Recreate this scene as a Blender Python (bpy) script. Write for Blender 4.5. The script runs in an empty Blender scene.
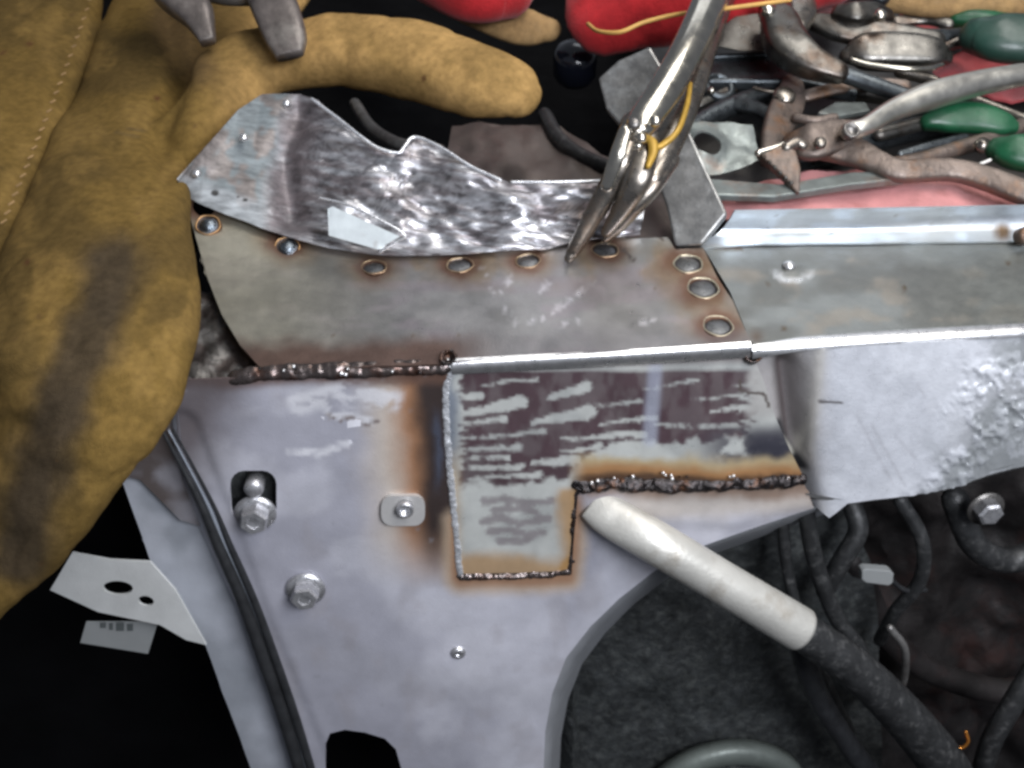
import bpy, bmesh, math, random
import numpy as np
from mathutils import Vector, Matrix, geometry, noise as mnoise

random.seed(4)
C = bpy.context.scene.collection
S = bpy.context.scene
R = math.radians

# ------------------------------------------------------------------ camera, world, lamps, exposure
PITCH = R(42)
LENS = 35.0
FWD = Vector((0, math.cos(PITCH), -math.sin(PITCH)))
UP = Vector((0, math.sin(PITCH), math.cos(PITCH)))
RT = Vector((1, 0, 0))
CAM = -0.40 * FWD
cam_data = bpy.data.cameras.new("camera")
cam_data.lens = LENS
cam_data.clip_start = 0.01
cam_data.clip_end = 50
cam_data.dof.use_dof = True
cam_data.dof.focus_distance = 0.42
cam_data.dof.aperture_fstop = 14
cam = bpy.data.objects.new("camera", cam_data)
C.objects.link(cam)
cam.location = CAM
cam.rotation_euler = (math.pi / 2 - PITCH, 0, 0)
S.camera = cam

world = bpy.data.worlds.new("World")
S.world = world
world.use_nodes = True
bgn = world.node_tree.nodes["Background"]
bgn.inputs[0].default_value = (0.80, 0.86, 1.0, 1)
bgn.inputs[1].default_value = 0.17

def area(name, loc, aim, sx, sy, power, col):
    l = bpy.data.lights.new(name, 'AREA')
    l.shape = 'RECTANGLE'; l.size = sx; l.size_y = sy; l.energy = power; l.color = col
    o = bpy.data.objects.new(name, l); C.objects.link(o)
    o.location = loc
    o.rotation_euler = (Vector(aim) - Vector(loc)).to_track_quat('-Z', 'Y').to_euler()
    return o
area("overhead_shop_lamp", (0.45, 0.10, 1.15), (0.1, 0, 0), 1.2, 0.42, 13, (1.0, 0.97, 0.93))
area("near_key_lamp", (0.30, -0.42, 0.48), (0.06, 0, -0.06), 0.34, 0.26, 6.4, (0.90, 0.93, 1.0))  # unseen lamp put close above the camera to brighten the upper apron
area("rear_reflection_lamp", (0.5, 1.9, 1.3), (0, 0, 0), 1.0, 0.5, 2.5, (0.92, 0.95, 1.0))  # unseen lamp added beyond the rail so the top plates reflect it

S.view_settings.view_transform = 'Standard'
S.view_settings.look = 'None'
S.view_settings.exposure = 0.0
S.view_settings.gamma = 1.0
S.render.engine = 'CYCLES'
S.cycles.filter_width = 3.0
S.cycles.use_denoising = True
S.cycles.max_bounces = 6

# ------------------------------------------------------------------ geometry helpers
def ray(px, py):
    k = 36.0 / LENS / 1024
    return FWD + RT * ((px - 512) * k) + UP * ((384 - py) * k)
def pt(px, py, z=0.0):                      # point on the level plane at height z
    d = ray(px, py); t = (z - CAM.z) / d.z
    return CAM + d * t
RA, RB = pt(200, 376), pt(1024, 326)        # the fold of the rail runs through these
RD = (RB - RA).normalized()
out = Vector((RD.y, -RD.x, 0)).normalized()
FN = (out * math.cos(R(14)) + Vector((0, 0, 1)) * math.sin(R(14))).normalized()
def pf(px, py, off=0.0):                    # point on the rail's side face, off metres outwards
    d = ray(px, py); o = RA + FN * off
    t = (o - CAM).dot(FN) / d.dot(FN)
    return CAM + d * t
def pp(px, py, p0, n):                      # point on any plane
    d = ray(px, py); t = (Vector(p0) - CAM).dot(n) / d.dot(n)
    return CAM + d * t
def pxof(v):                                # metres per pixel near a point
    return (Vector(v) - CAM).dot(FWD) * 36.0 / LENS / 1024

_rng = np.random.RandomState(7)
_lat = _rng.rand(256, 256)
def vnoise(x, y):
    xi = np.floor(x).astype(int); yi = np.floor(y).astype(int)
    fx = x - xi; fy = y - yi
    fx = fx * fx * (3 - 2 * fx); fy = fy * fy * (3 - 2 * fy)
    g = lambda a, b: _lat[a % 256, b % 256]
    return (g(xi, yi) * (1 - fx) + g(xi + 1, yi) * fx) * (1 - fy) + (g(xi, yi + 1) * (1 - fx) + g(xi + 1, yi + 1) * fx) * fy
def fbm(x, y, s, o=4, seed=0):
    x = np.asarray(x, float) / s + seed * 17.3; y = np.asarray(y, float) / s + seed * 9.1
    a = 0; w = .5; t = 0
    for _ in range(o):
        a = a + w * vnoise(x, y); t += w; w *= .5; x = x * 2.03 + 5; y = y * 2.03 + 3
    return a / t
def ss(a, b, x): 
    t = np.clip((x - a) / (b - a), 0, 1); return t * t * (3 - 2 * t)
def segd(x, y, pts):                        # distance to a polyline
    d = np.full(np.shape(x), 1e9)
    for (ax, ay), (bx, by) in zip(pts[:-1], pts[1:]):
        vx, vy = bx - ax, by - ay; L = vx * vx + vy * vy + 1e-9
        t = np.clip(((x - ax) * vx + (y - ay) * vy) / L, 0, 1)
        d = np.minimum(d, np.hypot(x - ax - t * vx, y - ay - t * vy))
    return d
def mixc(c, k, m):
    m = np.clip(m, 0, 1)[:, None]
    return c * (1 - m) + np.array(k, float)[None, :] * m
def inpoly(x, y, poly):
    r = np.zeros(x.shape, bool); n = len(poly)
    for i in range(n):
        x1, y1 = poly[i]; x2, y2 = poly[(i + 1) % n]
        c = ((y1 > y) != (y2 > y)) & (x < (x2 - x1) * (y - y1) / ((y2 - y1) if y2 != y1 else 1e-9) + x1)
        r ^= c
    return r

def link(name, me, mat, parent=None, smooth=True):
    if mat: me.materials.append(mat)
    if smooth: me.polygons.foreach_set('use_smooth', [True] * len(me.polygons))
    o = bpy.data.objects.new(name, me); C.objects.link(o)
    if parent:
        o.parent = parent
        o.matrix_parent_inverse = Matrix.Translation(-base_of(parent))
    return o
def base_of(o):
    return Vector(o.get('_b', (0, 0, 0))) if o else Vector()
def rawmesh(name, vs, fs):
    me = bpy.data.meshes.new(name); me.from_pydata([tuple(v) for v in vs], [], fs); me.update()
    return me
def setcol(me, col):
    a = me.color_attributes.new('Col', 'FLOAT_COLOR', 'POINT')
    a.data.foreach_set('color', np.asarray(col, np.float32).ravel())

def tag(o, label=None, cat=None, group=None, kind=None):
    if label: o['label'] = label
    if cat: o['category'] = cat
    if group: o['group'] = group
    if kind: o['kind'] = kind
    return o
def thing(name, loc, label, cat, group=None):
    o = bpy.data.objects.new(name, None); C.objects.link(o); o.location = loc
    o.empty_display_size = .01
    o['_b'] = tuple(loc)
    return tag(o, label, cat, group)

def sheet(name, outline, fn, mat, parent=None, step=4, colfn=None, hfn=None, nrm=None, holes=(), thick=.0012, jitter=0.3):
    """a bent metal sheet: the outline is filled with a fine triangle net, fn lays it out in space"""
    def dens(poly):
        r = []
        for i in range(len(poly)):
            a = poly[i]; b = poly[(i + 1) % len(poly)]
            n = max(1, int(math.hypot(b[0] - a[0], b[1] - a[1]) / (step * 1.2)))
            for k in range(n): r.append((a[0] + (b[0] - a[0]) * k / n, a[1] + (b[1] - a[1]) * k / n))
        return r
    loops = [dens(outline)] + [dens(h) for h in holes]
    pts = []; ed = []
    for L in loops:
        b = len(pts); pts += L; ed += [(b + i, b + (i + 1) % len(L)) for i in range(len(L))]
    xs = [p[0] for p in outline]; ys = [p[1] for p in outline]
    gx, gy = np.meshgrid(np.arange(min(xs), max(xs), step), np.arange(min(ys), max(ys), step))
    gx = gx.ravel() + (_rng.rand(gx.size) - .5) * step * jitter; gy = gy.ravel() + (_rng.rand(gy.size) - .5) * step * jitter
    m = inpoly(gx, gy, outline)
    for h in holes: m &= ~inpoly(gx, gy, h)
    for L in loops:
        m &= segd(gx, gy, L + [L[0]]) > step * .45
    pts += list(zip(gx[m], gy[m]))
    vo, eo, fo, *_ = geometry.delaunay_2d_cdt([Vector(p) for p in pts], ed, [], 0, 1e-5)
    V = np.array([(v.x, v.y) for v in vo]); F = np.array([list(f) for f in fo if len(f) == 3])
    cen = V[F].mean(1)
    k = inpoly(cen[:, 0], cen[:, 1], outline)
    for h in holes: k &= ~inpoly(cen[:, 0], cen[:, 1], h)
    F = F[k]
    used = np.unique(F); remap = -np.ones(len(V), int); remap[used] = np.arange(len(used)); V = V[used]; F = remap[F]
    P = [fn(x, y) for x, y in V]
    if hfn is not None:
        H = hfn(V[:, 0], V[:, 1]); n = nrm if nrm is not None else Vector((0, 0, 1))
        P = [p + n * float(h) for p, h in zip(P, H)]
    # face the camera
    a, b, c = [P[i] for i in F[0]]
    if (b - a).cross(c - a).dot(CAM - a) < 0: F = F[:, ::-1]
    me = rawmesh(name, P, F.tolist())
    if colfn is not None: setcol(me, colfn(V[:, 0], V[:, 1]))
    o = link(name, me, mat, parent)
    if thick:
        md = o.modifiers.new('thickness', 'SOLIDIFY'); md.thickness = thick; md.offset = -1
        es = o.modifiers.new('crisp_rim', 'EDGE_SPLIT'); es.split_angle = R(50)
    return o

def loft(name, rows, mat, parent=None, nu=60, nv=20, colfn=None, thick=.001, noise=None):
    """rows: lists of 3-D points, equal counts; linear along, smooth across"""
    rows = [[Vector(p) for p in r] for r in rows]
    n = len(rows[0])
    P = []
    for j in range(nv + 1):
        t = j / nv * (len(rows) - 1); a = min(int(t), len(rows) - 2); f = t - a
        for i in range(nu + 1):
            s = i / nu * (n - 1); b = min(int(s), n - 2); g = s - b
            g0 = lambda r: rows[r][b].lerp(rows[r][b + 1], g)
            p0, p1 = g0(a), g0(a + 1)
            pm = g0(a - 1) if a > 0 else p0 * 2 - p1
            p2 = g0(a + 2) if a + 2 < len(rows) else p1 * 2 - p0
            P.append(0.5 * ((2 * p0) + (p1 - pm) * f + (2 * pm - 5 * p0 + 4 * p1 - p2) * f * f + (3 * p0 - pm - 3 * p1 + p2) * f ** 3))
    if noise: P = [p + noise(p, k % (nu + 1) / nu, k // (nu + 1) / nv) for k, p in enumerate(P)]
    F = []
    for j in range(nv):
        for i in range(nu):
            a = j * (nu + 1) + i
            F.append((a, a + 1, a + nu + 2, a + nu + 1))
    a, b, c = P[F[len(F)//2][0]], P[F[len(F)//2][1]], P[F[len(F)//2][2]]
    if (b - a).cross(c - a).dot(CAM - a) < 0: F = [f[::-1] for f in F]
    me = rawmesh(name, P, F)
    if colfn is not None:
        q = np.array([proj(p) for p in P]); setcol(me, colfn(q[:, 0], q[:, 1]))
    o = link(name, me, mat, parent)
    if thick:
        md = o.modifiers.new('thickness', 'SOLIDIFY'); md.thickness = thick; md.offset = -1
        es = o.modifiers.new('crisp_rim', 'EDGE_SPLIT'); es.split_angle = R(50)
    return o
def proj(p):
    v = Vector(p) - CAM; d = v.dot(FWD); k = 36.0 / LENS / 1024
    return (512 + v.dot(RT) / d / k, 384 - v.dot(UP) / d / k)

def cat(pts, n):
    pts = [Vector(p) if not isinstance(p, (int, float)) else p for p in pts]
    r = []; m = len(pts)
    for i in range(n + 1):
        t = i / n * (m - 1); a = min(int(t), m - 2); f = t - a
        p0, p1 = pts[a], pts[a + 1]; pm = pts[a - 1] if a else p0 * 2 - p1; p2 = pts[a + 2] if a + 2 < m else p1 * 2 - p0
        r.append(0.5 * ((p0 * 2) + (p1 - pm) * f + (pm * 2 - p0 * 5 + p1 * 4 - p2) * (f * f) + (p0 * 3 - pm - p1 * 3 + p2) * (f ** 3)))
    return r
VU = Vector((0, -.6, .8))
def tube(name, path, w, mat, parent=None, t=None, n=40, seg=20, up=VU, cap=True, noise=None, colfn=None, power=1.0):
    """swept body of elliptical section; w half-widths and t half-thicknesses along the path, rounded ends"""
    m = len(path)
    w = [w] * m if isinstance(w, (int, float)) else list(w)
    t = w if t is None else ([t] * m if isinstance(t, (int, float)) else list(t))
    cp = cat(path, n); cw = cat(w, n); ct = cat(t, n)
    rings = []
    if cap:
        T0 = (cp[1] - cp[0]).normalized(); T1 = (cp[-1] - cp[-2]).normalized()
        ks = [0.04, .3, .6, .86]
        pre = [(cp[0] - T0 * cw[0] * math.sqrt(1 - k * k), cw[0] * k, ct[0] * k) for k in ks]
        post = [(cp[-1] + T1 * cw[-1] * math.sqrt(1 - k * k), cw[-1] * k, ct[-1] * k) for k in reversed(ks)]
        body = pre + list(zip(cp, cw, ct)) + post
    else: body = list(zip(cp, cw, ct))
    P = []; N = len(body)
    for i, (p, a, b) in enumerate(body):
        T = (body[min(i + 1, N - 1)][0] - body[max(i - 1, 0)][0]).normalized()
        side = T.cross(up).normalized(); nn = side.cross(T).normalized()
        for k in range(seg):
            g = 2 * math.pi * k / seg; c, s = math.cos(g), math.sin(g)
            c = math.copysign(abs(c) ** power, c); s = math.copysign(abs(s) ** power, s)
            q = p + side * (c * a) + nn * (s * b)
            if noise: q = q + noise(q) * (side * c + nn * s)
            P.append(q)
    F = []
    for i in range(N - 1):
        for k in range(seg):
            a = i * seg + k; b = i * seg + (k + 1) % seg
            F.append((a, b, b + seg, a + seg))
    F.append(tuple(range(seg))[::-1]); F.append(tuple(range((N - 1) * seg, N * seg)))
    me = rawmesh(name, P, F)
    bm = bmesh.new(); bm.from_mesh(me); bmesh.ops.recalc_face_normals(bm, faces=bm.faces); bm.to_mesh(me); bm.free()
    if colfn is not None:
        q = np.array([proj(p) for p in P]); setcol(me, colfn(q[:, 0], q[:, 1]))
    return link(name, me, mat, parent)

def lathe(name, prof, c, nrm, mat, parent=None, seg=28, cols=None, wob=0.0, sides=None, stretch=1.0, axis=None):
    nrm = Vector(nrm).normalized(); a = Vector(axis) if axis is not None else Vector((1, 0, 0)); a = (a - nrm * a.dot(nrm)).normalized(); b = nrm.cross(a)
    P = []; K = []
    ph = random.random() * 6
    for j, (r, h) in enumerate(prof):
        for k in range(seg):
            g = 2 * math.pi * k / seg
            rr = r * (1 + wob * math.sin(2 * g + ph) + wob * .6 * math.sin(5 * g + ph * 2))
            if sides: 
                q = g % (2 * math.pi / sides) - math.pi / sides
                rr = r / math.cos(q) * math.cos(math.pi / sides) if sides > 0 else r
            P.append(Vector(c) + a * (rr * math.cos(g) * stretch) + b * (rr * math.sin(g)) + nrm * h)
            if cols: K.append(cols[j])
    F = []
    for j in range(len(prof) - 1):
        for k in range(seg):
            p = j * seg + k; q = j * seg + (k + 1) % seg
            F.append((p, q, q + seg, p + seg))
    F.append(tuple(range(seg))[::-1]); F.append(tuple(range((len(prof) - 1) * seg, len(prof) * seg)))
    me = rawmesh(name, P, F)
    if cols: setcol(me, K)
    o = link(name, me, mat, parent, smooth=not sides)
    return o

def slab(name, poly, fn, nrm, th, mat, parent=None, bev=.0006, hole=None, step=7):
    """flat stock cut to an outline, with real thickness and softened edges"""
    n = len(poly); nrm = Vector(nrm).normalized()
    if hole:
        o = sheet(name, poly, fn, mat, parent, step=step, holes=[hole], thick=th, jitter=.2)
        return o
    top = [fn(x, y) for x, y in poly]
    bot = [p - nrm * th for p in top]
    me = rawmesh(name, top + bot, [tuple(range(n)), tuple(range(2 * n - 1, n - 1, -1))] + [(i, (i + 1) % n, n + (i + 1) % n, n + i) for i in range(n)])
    bm = bmesh.new(); bm.from_mesh(me); bmesh.ops.recalc_face_normals(bm, faces=bm.faces); bm.to_mesh(me); bm.free()
    o = link(name, me, mat, parent, smooth=False)
    md = o.modifiers.new('bevel', 'BEVEL'); md.width = bev; md.segments = 2; md.limit_method = 'ANGLE'
    return o
def ell(cx, cy, rx, ry, n=20, rot=0):
    r = []
    for i in range(n):
        g = 2 * math.pi * i / n; x, y = rx * math.cos(g), ry * math.sin(g)
        r.append((cx + x * math.cos(rot) - y * math.sin(rot), cy + x * math.sin(rot) + y * math.cos(rot)))
    return r
def rrect(x0, y0, x1, y1, r, n=4):
    q = []
    for cx, cy, a in ((x1 - r, y1 - r, 0), (x0 + r, y1 - r, 90), (x0 + r, y0 + r, 180), (x1 - r, y0 + r, 270)):
        for i in range(n + 1):
            g = R(a + 90 * i / n); q.append((cx + r * math.cos(g), cy + r * math.sin(g)))
    return q

# ------------------------------------------------------------------ materials
def mat(name, col=(.5, .5, .5), rough=.5, metal=0.0, attr=False, var=.25, scale=60, bump=.3, bscale=400, coat=0, sheen=0, c2=None, c2s=30, c2t=.55, rv=.15, stretch=None, dist=.0006, spec=None, mfall=False):
    m = bpy.data.materials.new(name); m.use_nodes = True
    nt = m.node_tree; N = nt.nodes; L = nt.links; B = N['Principled BSDF']
    tc = N.new('ShaderNodeTexCoord'); src = tc.outputs['Object']
    if stretch:
        mp = N.new('ShaderNodeMapping'); mp.inputs['Scale'].default_value = stretch; L.new(src, mp.inputs[0]); src = mp.outputs[0]
    def noise(s, d=4, r=.6):
        n = N.new('ShaderNodeTexNoise'); n.inputs['Scale'].default_value = s; n.inputs['Detail'].default_value = d; n.inputs['Roughness'].default_value = r
        L.new(src, n.inputs['Vector']); return n.outputs['Fac']
    if attr:
        at = N.new('ShaderNodeAttribute'); at.attribute_name = 'Col'; base = at.outputs['Color']; ra = at.outputs['Alpha']
    else:
        rgb = N.new('ShaderNodeRGB'); rgb.outputs[0].default_value = (*col, 1); base = rgb.outputs[0]; ra = None
    if c2:
        mr = N.new('ShaderNodeMapRange'); mr.inputs[1].default_value = c2t - .08; mr.inputs[2].default_value = c2t + .1
        L.new(noise(c2s, 6, .65), mr.inputs[0])
        mx = N.new('ShaderNodeMix'); mx.data_type = 'RGBA'; mx.inputs[7].default_value = (*c2, 1)
        L.new(mr.outputs[0], mx.inputs[0]); L.new(base, mx.inputs[6]); base = mx.outputs[2]
    nv = noise(scale, 6)
    m1 = N.new('ShaderNodeMapRange'); m1.inputs[1].default_value = .3; m1.inputs[2].default_value = .7
    m1.inputs[3].default_value = 1 - var; m1.inputs[4].default_value = 1 + var; L.new(nv, m1.inputs[0])
    mul = N.new('ShaderNodeVectorMath'); mul.operation = 'SCALE'; L.new(base, mul.inputs[0]); L.new(m1.outputs[0], mul.inputs['Scale'])
    L.new(mul.outputs[0], B.inputs['Base Color'])
    nr = noise(scale * 2.3, 5)
    m2 = N.new('ShaderNodeMapRange'); m2.inputs[1].default_value = .3; m2.inputs[2].default_value = .7
    m2.inputs[3].default_value = -rv; m2.inputs[4].default_value = rv; L.new(nr, m2.inputs[0])
    ad = N.new('ShaderNodeMath'); ad.operation = 'ADD'; ad.use_clamp = True; L.new(m2.outputs[0], ad.inputs[0])
    if ra: L.new(ra, ad.inputs[1])
    else: ad.inputs[1].default_value = rough
    L.new(ad.outputs[0], B.inputs['Roughness'])
    B.inputs['Metallic'].default_value = metal
    if mfall:
        mf = N.new('ShaderNodeMapRange'); mf.inputs[1].default_value = .42; mf.inputs[2].default_value = .6; mf.inputs[3].default_value = metal; mf.inputs[4].default_value = .1
        L.new(ra, mf.inputs[0]); L.new(mf.outputs[0], B.inputs['Metallic'])
    if coat: B.inputs['Coat Weight'].default_value = coat; B.inputs['Coat Roughness'].default_value = .15
    if sheen: B.inputs['Sheen Weight'].default_value = sheen; B.inputs['Sheen Roughness'].default_value = .5
    if spec is not None: B.inputs['Specular IOR Level'].default_value = spec
    if bump:
        bp = N.new('ShaderNodeBump'); bp.inputs['Strength'].default_value = bump; bp.inputs['Distance'].default_value = dist
        L.new(noise(bscale, 5, .65), bp.inputs['Height']); L.new(bp.outputs[0], B.inputs['Normal'])
    return m

M = {}
M['steel'] = mat('bare_steel_sheet', attr=True, metal=.75, var=.10, scale=70, bump=.25, bscale=900, rv=.08)
M['zinc'] = mat('zinc_primed_sheet', attr=True, metal=.30, var=.08, scale=90, bump=.15, bscale=900, rv=.08)
M['paint'] = mat('satin_body_paint', attr=True, metal=.25, var=.09, scale=60, bump=.25, bscale=900, rv=.10)
M['torn'] = mat('scraped_crumpled_steel', attr=True, metal=.75, var=.45, scale=300, bump=.35, bscale=260, rv=.12, dist=.001, stretch=(.30, 1, .8), mfall=True)
M['corrode'] = mat('blistered_painted_steel', attr=True, metal=.3, var=.10, scale=160, bump=.35, bscale=600, rv=.12)
M['nugget'] = mat('weld_nugget', attr=True, metal=.9, var=.2, scale=300, bump=.5, bscale=700, rv=.12)
M['bead'] = mat('burnt_weld_bead', (.12, .10, .095), .26, .8, var=.4, scale=150, bump=.4, bscale=350, c2=(.09, .04, .025), c2s=90, c2t=.58)
M['slag'] = mat('black_weld_slag', (.035, .030, .030), .2, .7, var=.6, scale=200, bump=1, bscale=400, c2=(.10, .04, .015), c2s=150, c2t=.6)
M['brightbead'] = mat('ground_bright_weld', (.90, .92, .96), .30, .7, var=.2, scale=120, bump=.6, bscale=300)
M['fold'] = mat('polished_fold', (.85, .85, .86), .30, .9, var=.08, scale=120, bump=.12, bscale=500, rv=.06)
M['bolt'] = mat('zinc_plated_bolt', (.60, .60, .62), .33, .8, var=.12, scale=250, bump=.3, bscale=700)
M['darkbolt'] = mat('greasy_steel', (.20, .19, .18), .38, .8, var=.3, scale=200, bump=.4, bscale=500)
M['chrome'] = mat('worn_nickel_plate', (.58, .55, .48), .22, 1.0, var=.10, scale=60, bump=.06, bscale=400, rv=.07)
M['satin'] = mat('satin_nickel_plate', (.66, .64, .58), .36, .95, var=.12, scale=60, bump=.1, bscale=400, rv=.08)
M['dullchrome'] = mat('grimy_plated_steel', (.27, .245, .215), .30, .95, var=.2, scale=70, bump=.18, bscale=300, c2=(.20, .14, .10), c2s=40, c2t=.60)
M['oldtool'] = mat('old_tool_steel', (.13, .125, .115), .36, .9, var=.3, scale=70, bump=.25, bscale=400, c2=(.09, .065, .05), c2s=45, c2t=.58)
M['bluetool'] = mat('blued_tool_steel', (.075, .085, .092), .36, .85, var=.3, scale=100, bump=.4, bscale=400)
M['rust'] = mat('rusty_steel', (.175, .14, .12), .45, .6, var=.35, scale=120, bump=.8, bscale=400, c2=(.14, .075, .04), c2s=60, c2t=.60)
M['greysheet'] = mat('grey_galvanised_offcut', (.22, .245, .235), .45, .6, var=.25, scale=80, bump=.3, bscale=400, c2=(.22, .17, .14), c2s=50, c2t=.62)
M['bracket'] = mat('scuffed_grey_bracket', (.21, .21, .205), .40, .65, var=.3, scale=60, bump=.6, bscale=160, c2=(.36, .37, .37), c2s=55, c2t=.62)
M['clamp'] = mat('dull_brown_grey_jaw', (.15, .13, .12), .5, .5, var=.4, scale=90, bump=.8, bscale=200, c2=(.24, .22, .20), c2s=60, c2t=.58)
M['strut'] = mat('greasy_grey_bracket', (.19, .185, .18), .42, .55, var=.35, scale=70, bump=.7, bscale=220, c2=(.09, .08, .075), c2s=40, c2t=.52)
M['green'] = mat('green_dipped_grip', (.006, .075, .030), .45, 0, var=.35, scale=50, bump=.4, bscale=200, coat=.1)
M['darkgreen'] = mat('faded_green_grip', (.012, .045, .032), .5, 0, var=.25, scale=40, bump=.25, bscale=200, coat=.2)
M['yellow'] = mat('yellow_brass_lever', (.40, .24, .035), .45, .3, var=.2, scale=90, bump=.3)
M['suede'] = mat('ochre_split_leather', attr=True, metal=0, var=.24, scale=260, bump=.8, bscale=1500, sheen=.0, rv=.03, dist=.0008, spec=.08)
M['suede2'] = mat('ochre_leather_edge', (.32, .20, .085), .9, 0, var=.35, scale=90, bump=.9, bscale=500, dist=.001)
M['redl'] = mat('red_leather', (.36, .018, .022), .95, 0, var=.3, scale=60, bump=1, bscale=600, sheen=.2, spec=.08)
M['piping'] = mat('yellow_welt', (.62, .36, .10), .7, 0, var=.15, scale=90, bump=.3)
M['pink'] = mat('pink_shop_rag', (.56, .235, .23), .9, 0, var=.12, scale=60, bump=.7, bscale=900, sheen=.15, c2=(.36, .13, .12), c2s=40, c2t=.6)
M['redrag'] = mat('red_shop_rag', (.36, .055, .06), .9, 0, var=.25, scale=60, bump=.7, bscale=900, sheen=.15)
M['rubber'] = mat('black_rubber', (.022, .023, .025), .42, 0, var=.3, scale=90, bump=.35, bscale=400)
M['hose'] = mat('dusty_black_hose', (.028, .029, .030), .42, .2, var=.35, scale=120, bump=.6, bscale=700, c2=(.09, .09, .09), c2s=200, c2t=.6)
M['pipe'] = mat('silver_sleeve', (.54, .53, .49), .42, .4, var=.12, scale=45, bump=.4, bscale=500, rv=.08, c2=(.40, .37, .32), c2s=60, c2t=.62)
M['liner'] = mat('black_textured_plastic', (.034, .037, .038), .5, .1, var=.5, scale=140, bump=1, bscale=240, c2=(.06, .064, .062), c2s=220, c2t=.55, dist=.0012)
M['engine'] = mat('dark_engine_grime', (.008, .006, .006), .7, .1, var=.6, scale=40, bump=.5, bscale=120, c2=(.022, .006, .004), c2s=14, c2t=.6, dist=.002)
M['black'] = mat('unlit_bay_black', (.004, .004, .0045), .9, 0, var=.3, scale=20, bump=.2, spec=.05)  # near-black colour carries the shade of the open bay
M['gloss'] = mat('glossy_black_cap', (.01, .012, .02), .12, 0, var=.1, scale=20, bump=0, coat=.5)
M['ring'] = mat('grey_green_ring', (.15, .17, .155), .5, .3, var=.2, scale=60, bump=.3)
M['white'] = mat('white_plastic', (.75, .74, .70), .4, 0, var=.05, scale=60, bump=.1)
M['label'] = mat('paper_label', (.24, .25, .25), .6, 0, var=.05, scale=60, bump=.1)
M['ink'] = mat('printed_ink', (.08, .09, .09), .6, 0, var=.05, scale=60, bump=.0)
M['copper'] = mat('copper_clip', (.62, .25, .05), .3, .8, var=.2, scale=60, bump=.1)
M['flake'] = mat('peeled_paint', (.66, .66, .71), .4, 0, var=.05, scale=60, bump=.2)

# ------------------------------------------------------------------ the setting: ground under the open bay
gnd = sheet('ground', [(-3, -3), (3, -3), (3, 3), (-3, 3)], lambda x, y: Vector((x, y, -.75)), M['black'], step=1, thick=0)
tag(gnd, kind='structure')

# ------------------------------------------------------------------ the car body around the repair
car = thing('car_body', (0.0, .05, -.35), 'stripped car frame rail with fresh welds, marker scribbled zinc patch and bolted silver apron', 'car body')

WELDS = [(208, 225, 12.5), (287, 247, 13), (374, 267, 13.5), (460, 265, 14.5), (528, 261, 13.5), (605, 250, 14.5), (688, 264, 16.5), (703, 288, 18), (718, 326, 17)]
SCR = [[(482, 270), (498, 300), (516, 326)], [(512, 278), (500, 292)], [(528, 322), (545, 318), (560, 326)], [(592, 282), (572, 300), (552, 312)], [(548, 284), (540, 292)], [(560, 325), (580, 322)], [(640, 325), (655, 318)]]
def base4(x, c, r):
    return np.tile(np.array([*c, r], float), (len(x), 1))
def top_col(x, y):
    c = base4(x, (.36, .352, .35), .38)
    n = fbm(x, y * 2.2, 60, 4, 1); n2 = fbm(x * .5, y * 2.5, 30, 4, 2)
    c = mixc(c, (.29, .285, .28, .34), ss(.42, .62, n))
    c = mixc(c, (.37, .33, .35, .34), ss(.48, .66, n2) * .7)
    c = mixc(c, (.41, .385, .30, .42), (1 - ss(230, 420, x)) * .8)
    c = mixc(c, (.56, .58, .55, .42), ss(600, 640, x) * (1 - ss(240, 275, y)) * .8)
    c = mixc(c, (.33, .23, .12, .45), ss(.52, .72, fbm(x, y, 26, 4, 5)) * (1 - ss(262, 300, y)) * ss(330, 380, x) * .55)
    for wx, wy, wr in WELDS:
        yy = (y - wy) / .66; d = np.hypot(x - wx, yy) / wr
        d = d + (fbm(x, y, 14, 3, 3) - .5) * .9
        c = mixc(c, (.27, .19, .115, .42), (1 - ss(1.0, 3.3, d)) * .7)
        c = mixc(c, (.22, .14, .13, .38), (1 - ss(1.0, 2.0, d)) * .6 * ss(-1.4, .6, (wx + 4 - x) / wr))
        c = mixc(c, (.17, .085, .05, .42), (1 - ss(.9, 1.8, d)) * .8)
    k = (1 - ss(2, 26, 352 - y + (x - 450) * -.03 + (fbm(x, y, 20, 3, 8) - .5) * 14))
    c = mixc(c, (.16, .10, .08, .42), k * (1 - ss(440, 520, x)) * .95)
    c = mixc(c, (.20, .19, .20, .38), k * ss(440, 520, x) * .5)
    for s in SCR:
        d = segd(x, y, s); c = mixc(c, (.82, .79, .82, .30), (1 - ss(.8, 4.5, d)) * ss(.45, .62, fbm(x * 2, y * .6, 4, 3, 9)) * .6)
    for s in ([(620, 248), (634, 262)], [(334, 243), (345, 246)], [(648, 232), (662, 240)]):
        c = mixc(c, (.12, .10, .09, .5), 1 - ss(.5, 2.2, segd(x, y, s)))
    sp = fbm(x, y, 5, 2, 11)
    c = mixc(c, (.16, .12, .09, .5), ss(.88, .93, sp) * .7)
    return c
def top_h(x, y):
    h = (fbm(x, y, 90, 3, 4) - .5) * .0022
    for wx, wy, wr in WELDS:
        d = np.hypot(x - wx, (y - wy) / .66) / wr
        h = h - .0006 * np.exp(-(d * .7) ** 2)
    h = h + .012 * ss(0, 150, 330 - x) * ss(0, 80, 300 - y)        # the left end kicks up
    return h
T1 = [(186, 198), (250, 214), (330, 226), (400, 236), (470, 240), (560, 234), (622, 234), (626, 240), (668, 238), (675, 250), (703, 248),
      (716, 274), (733, 300), (746, 330), (752, 342), (700, 346), (600, 353), (520, 357), (440, 363), (350, 367), (262, 370), (240, 345), (222, 315), (208, 280), (196, 240)]
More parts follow.
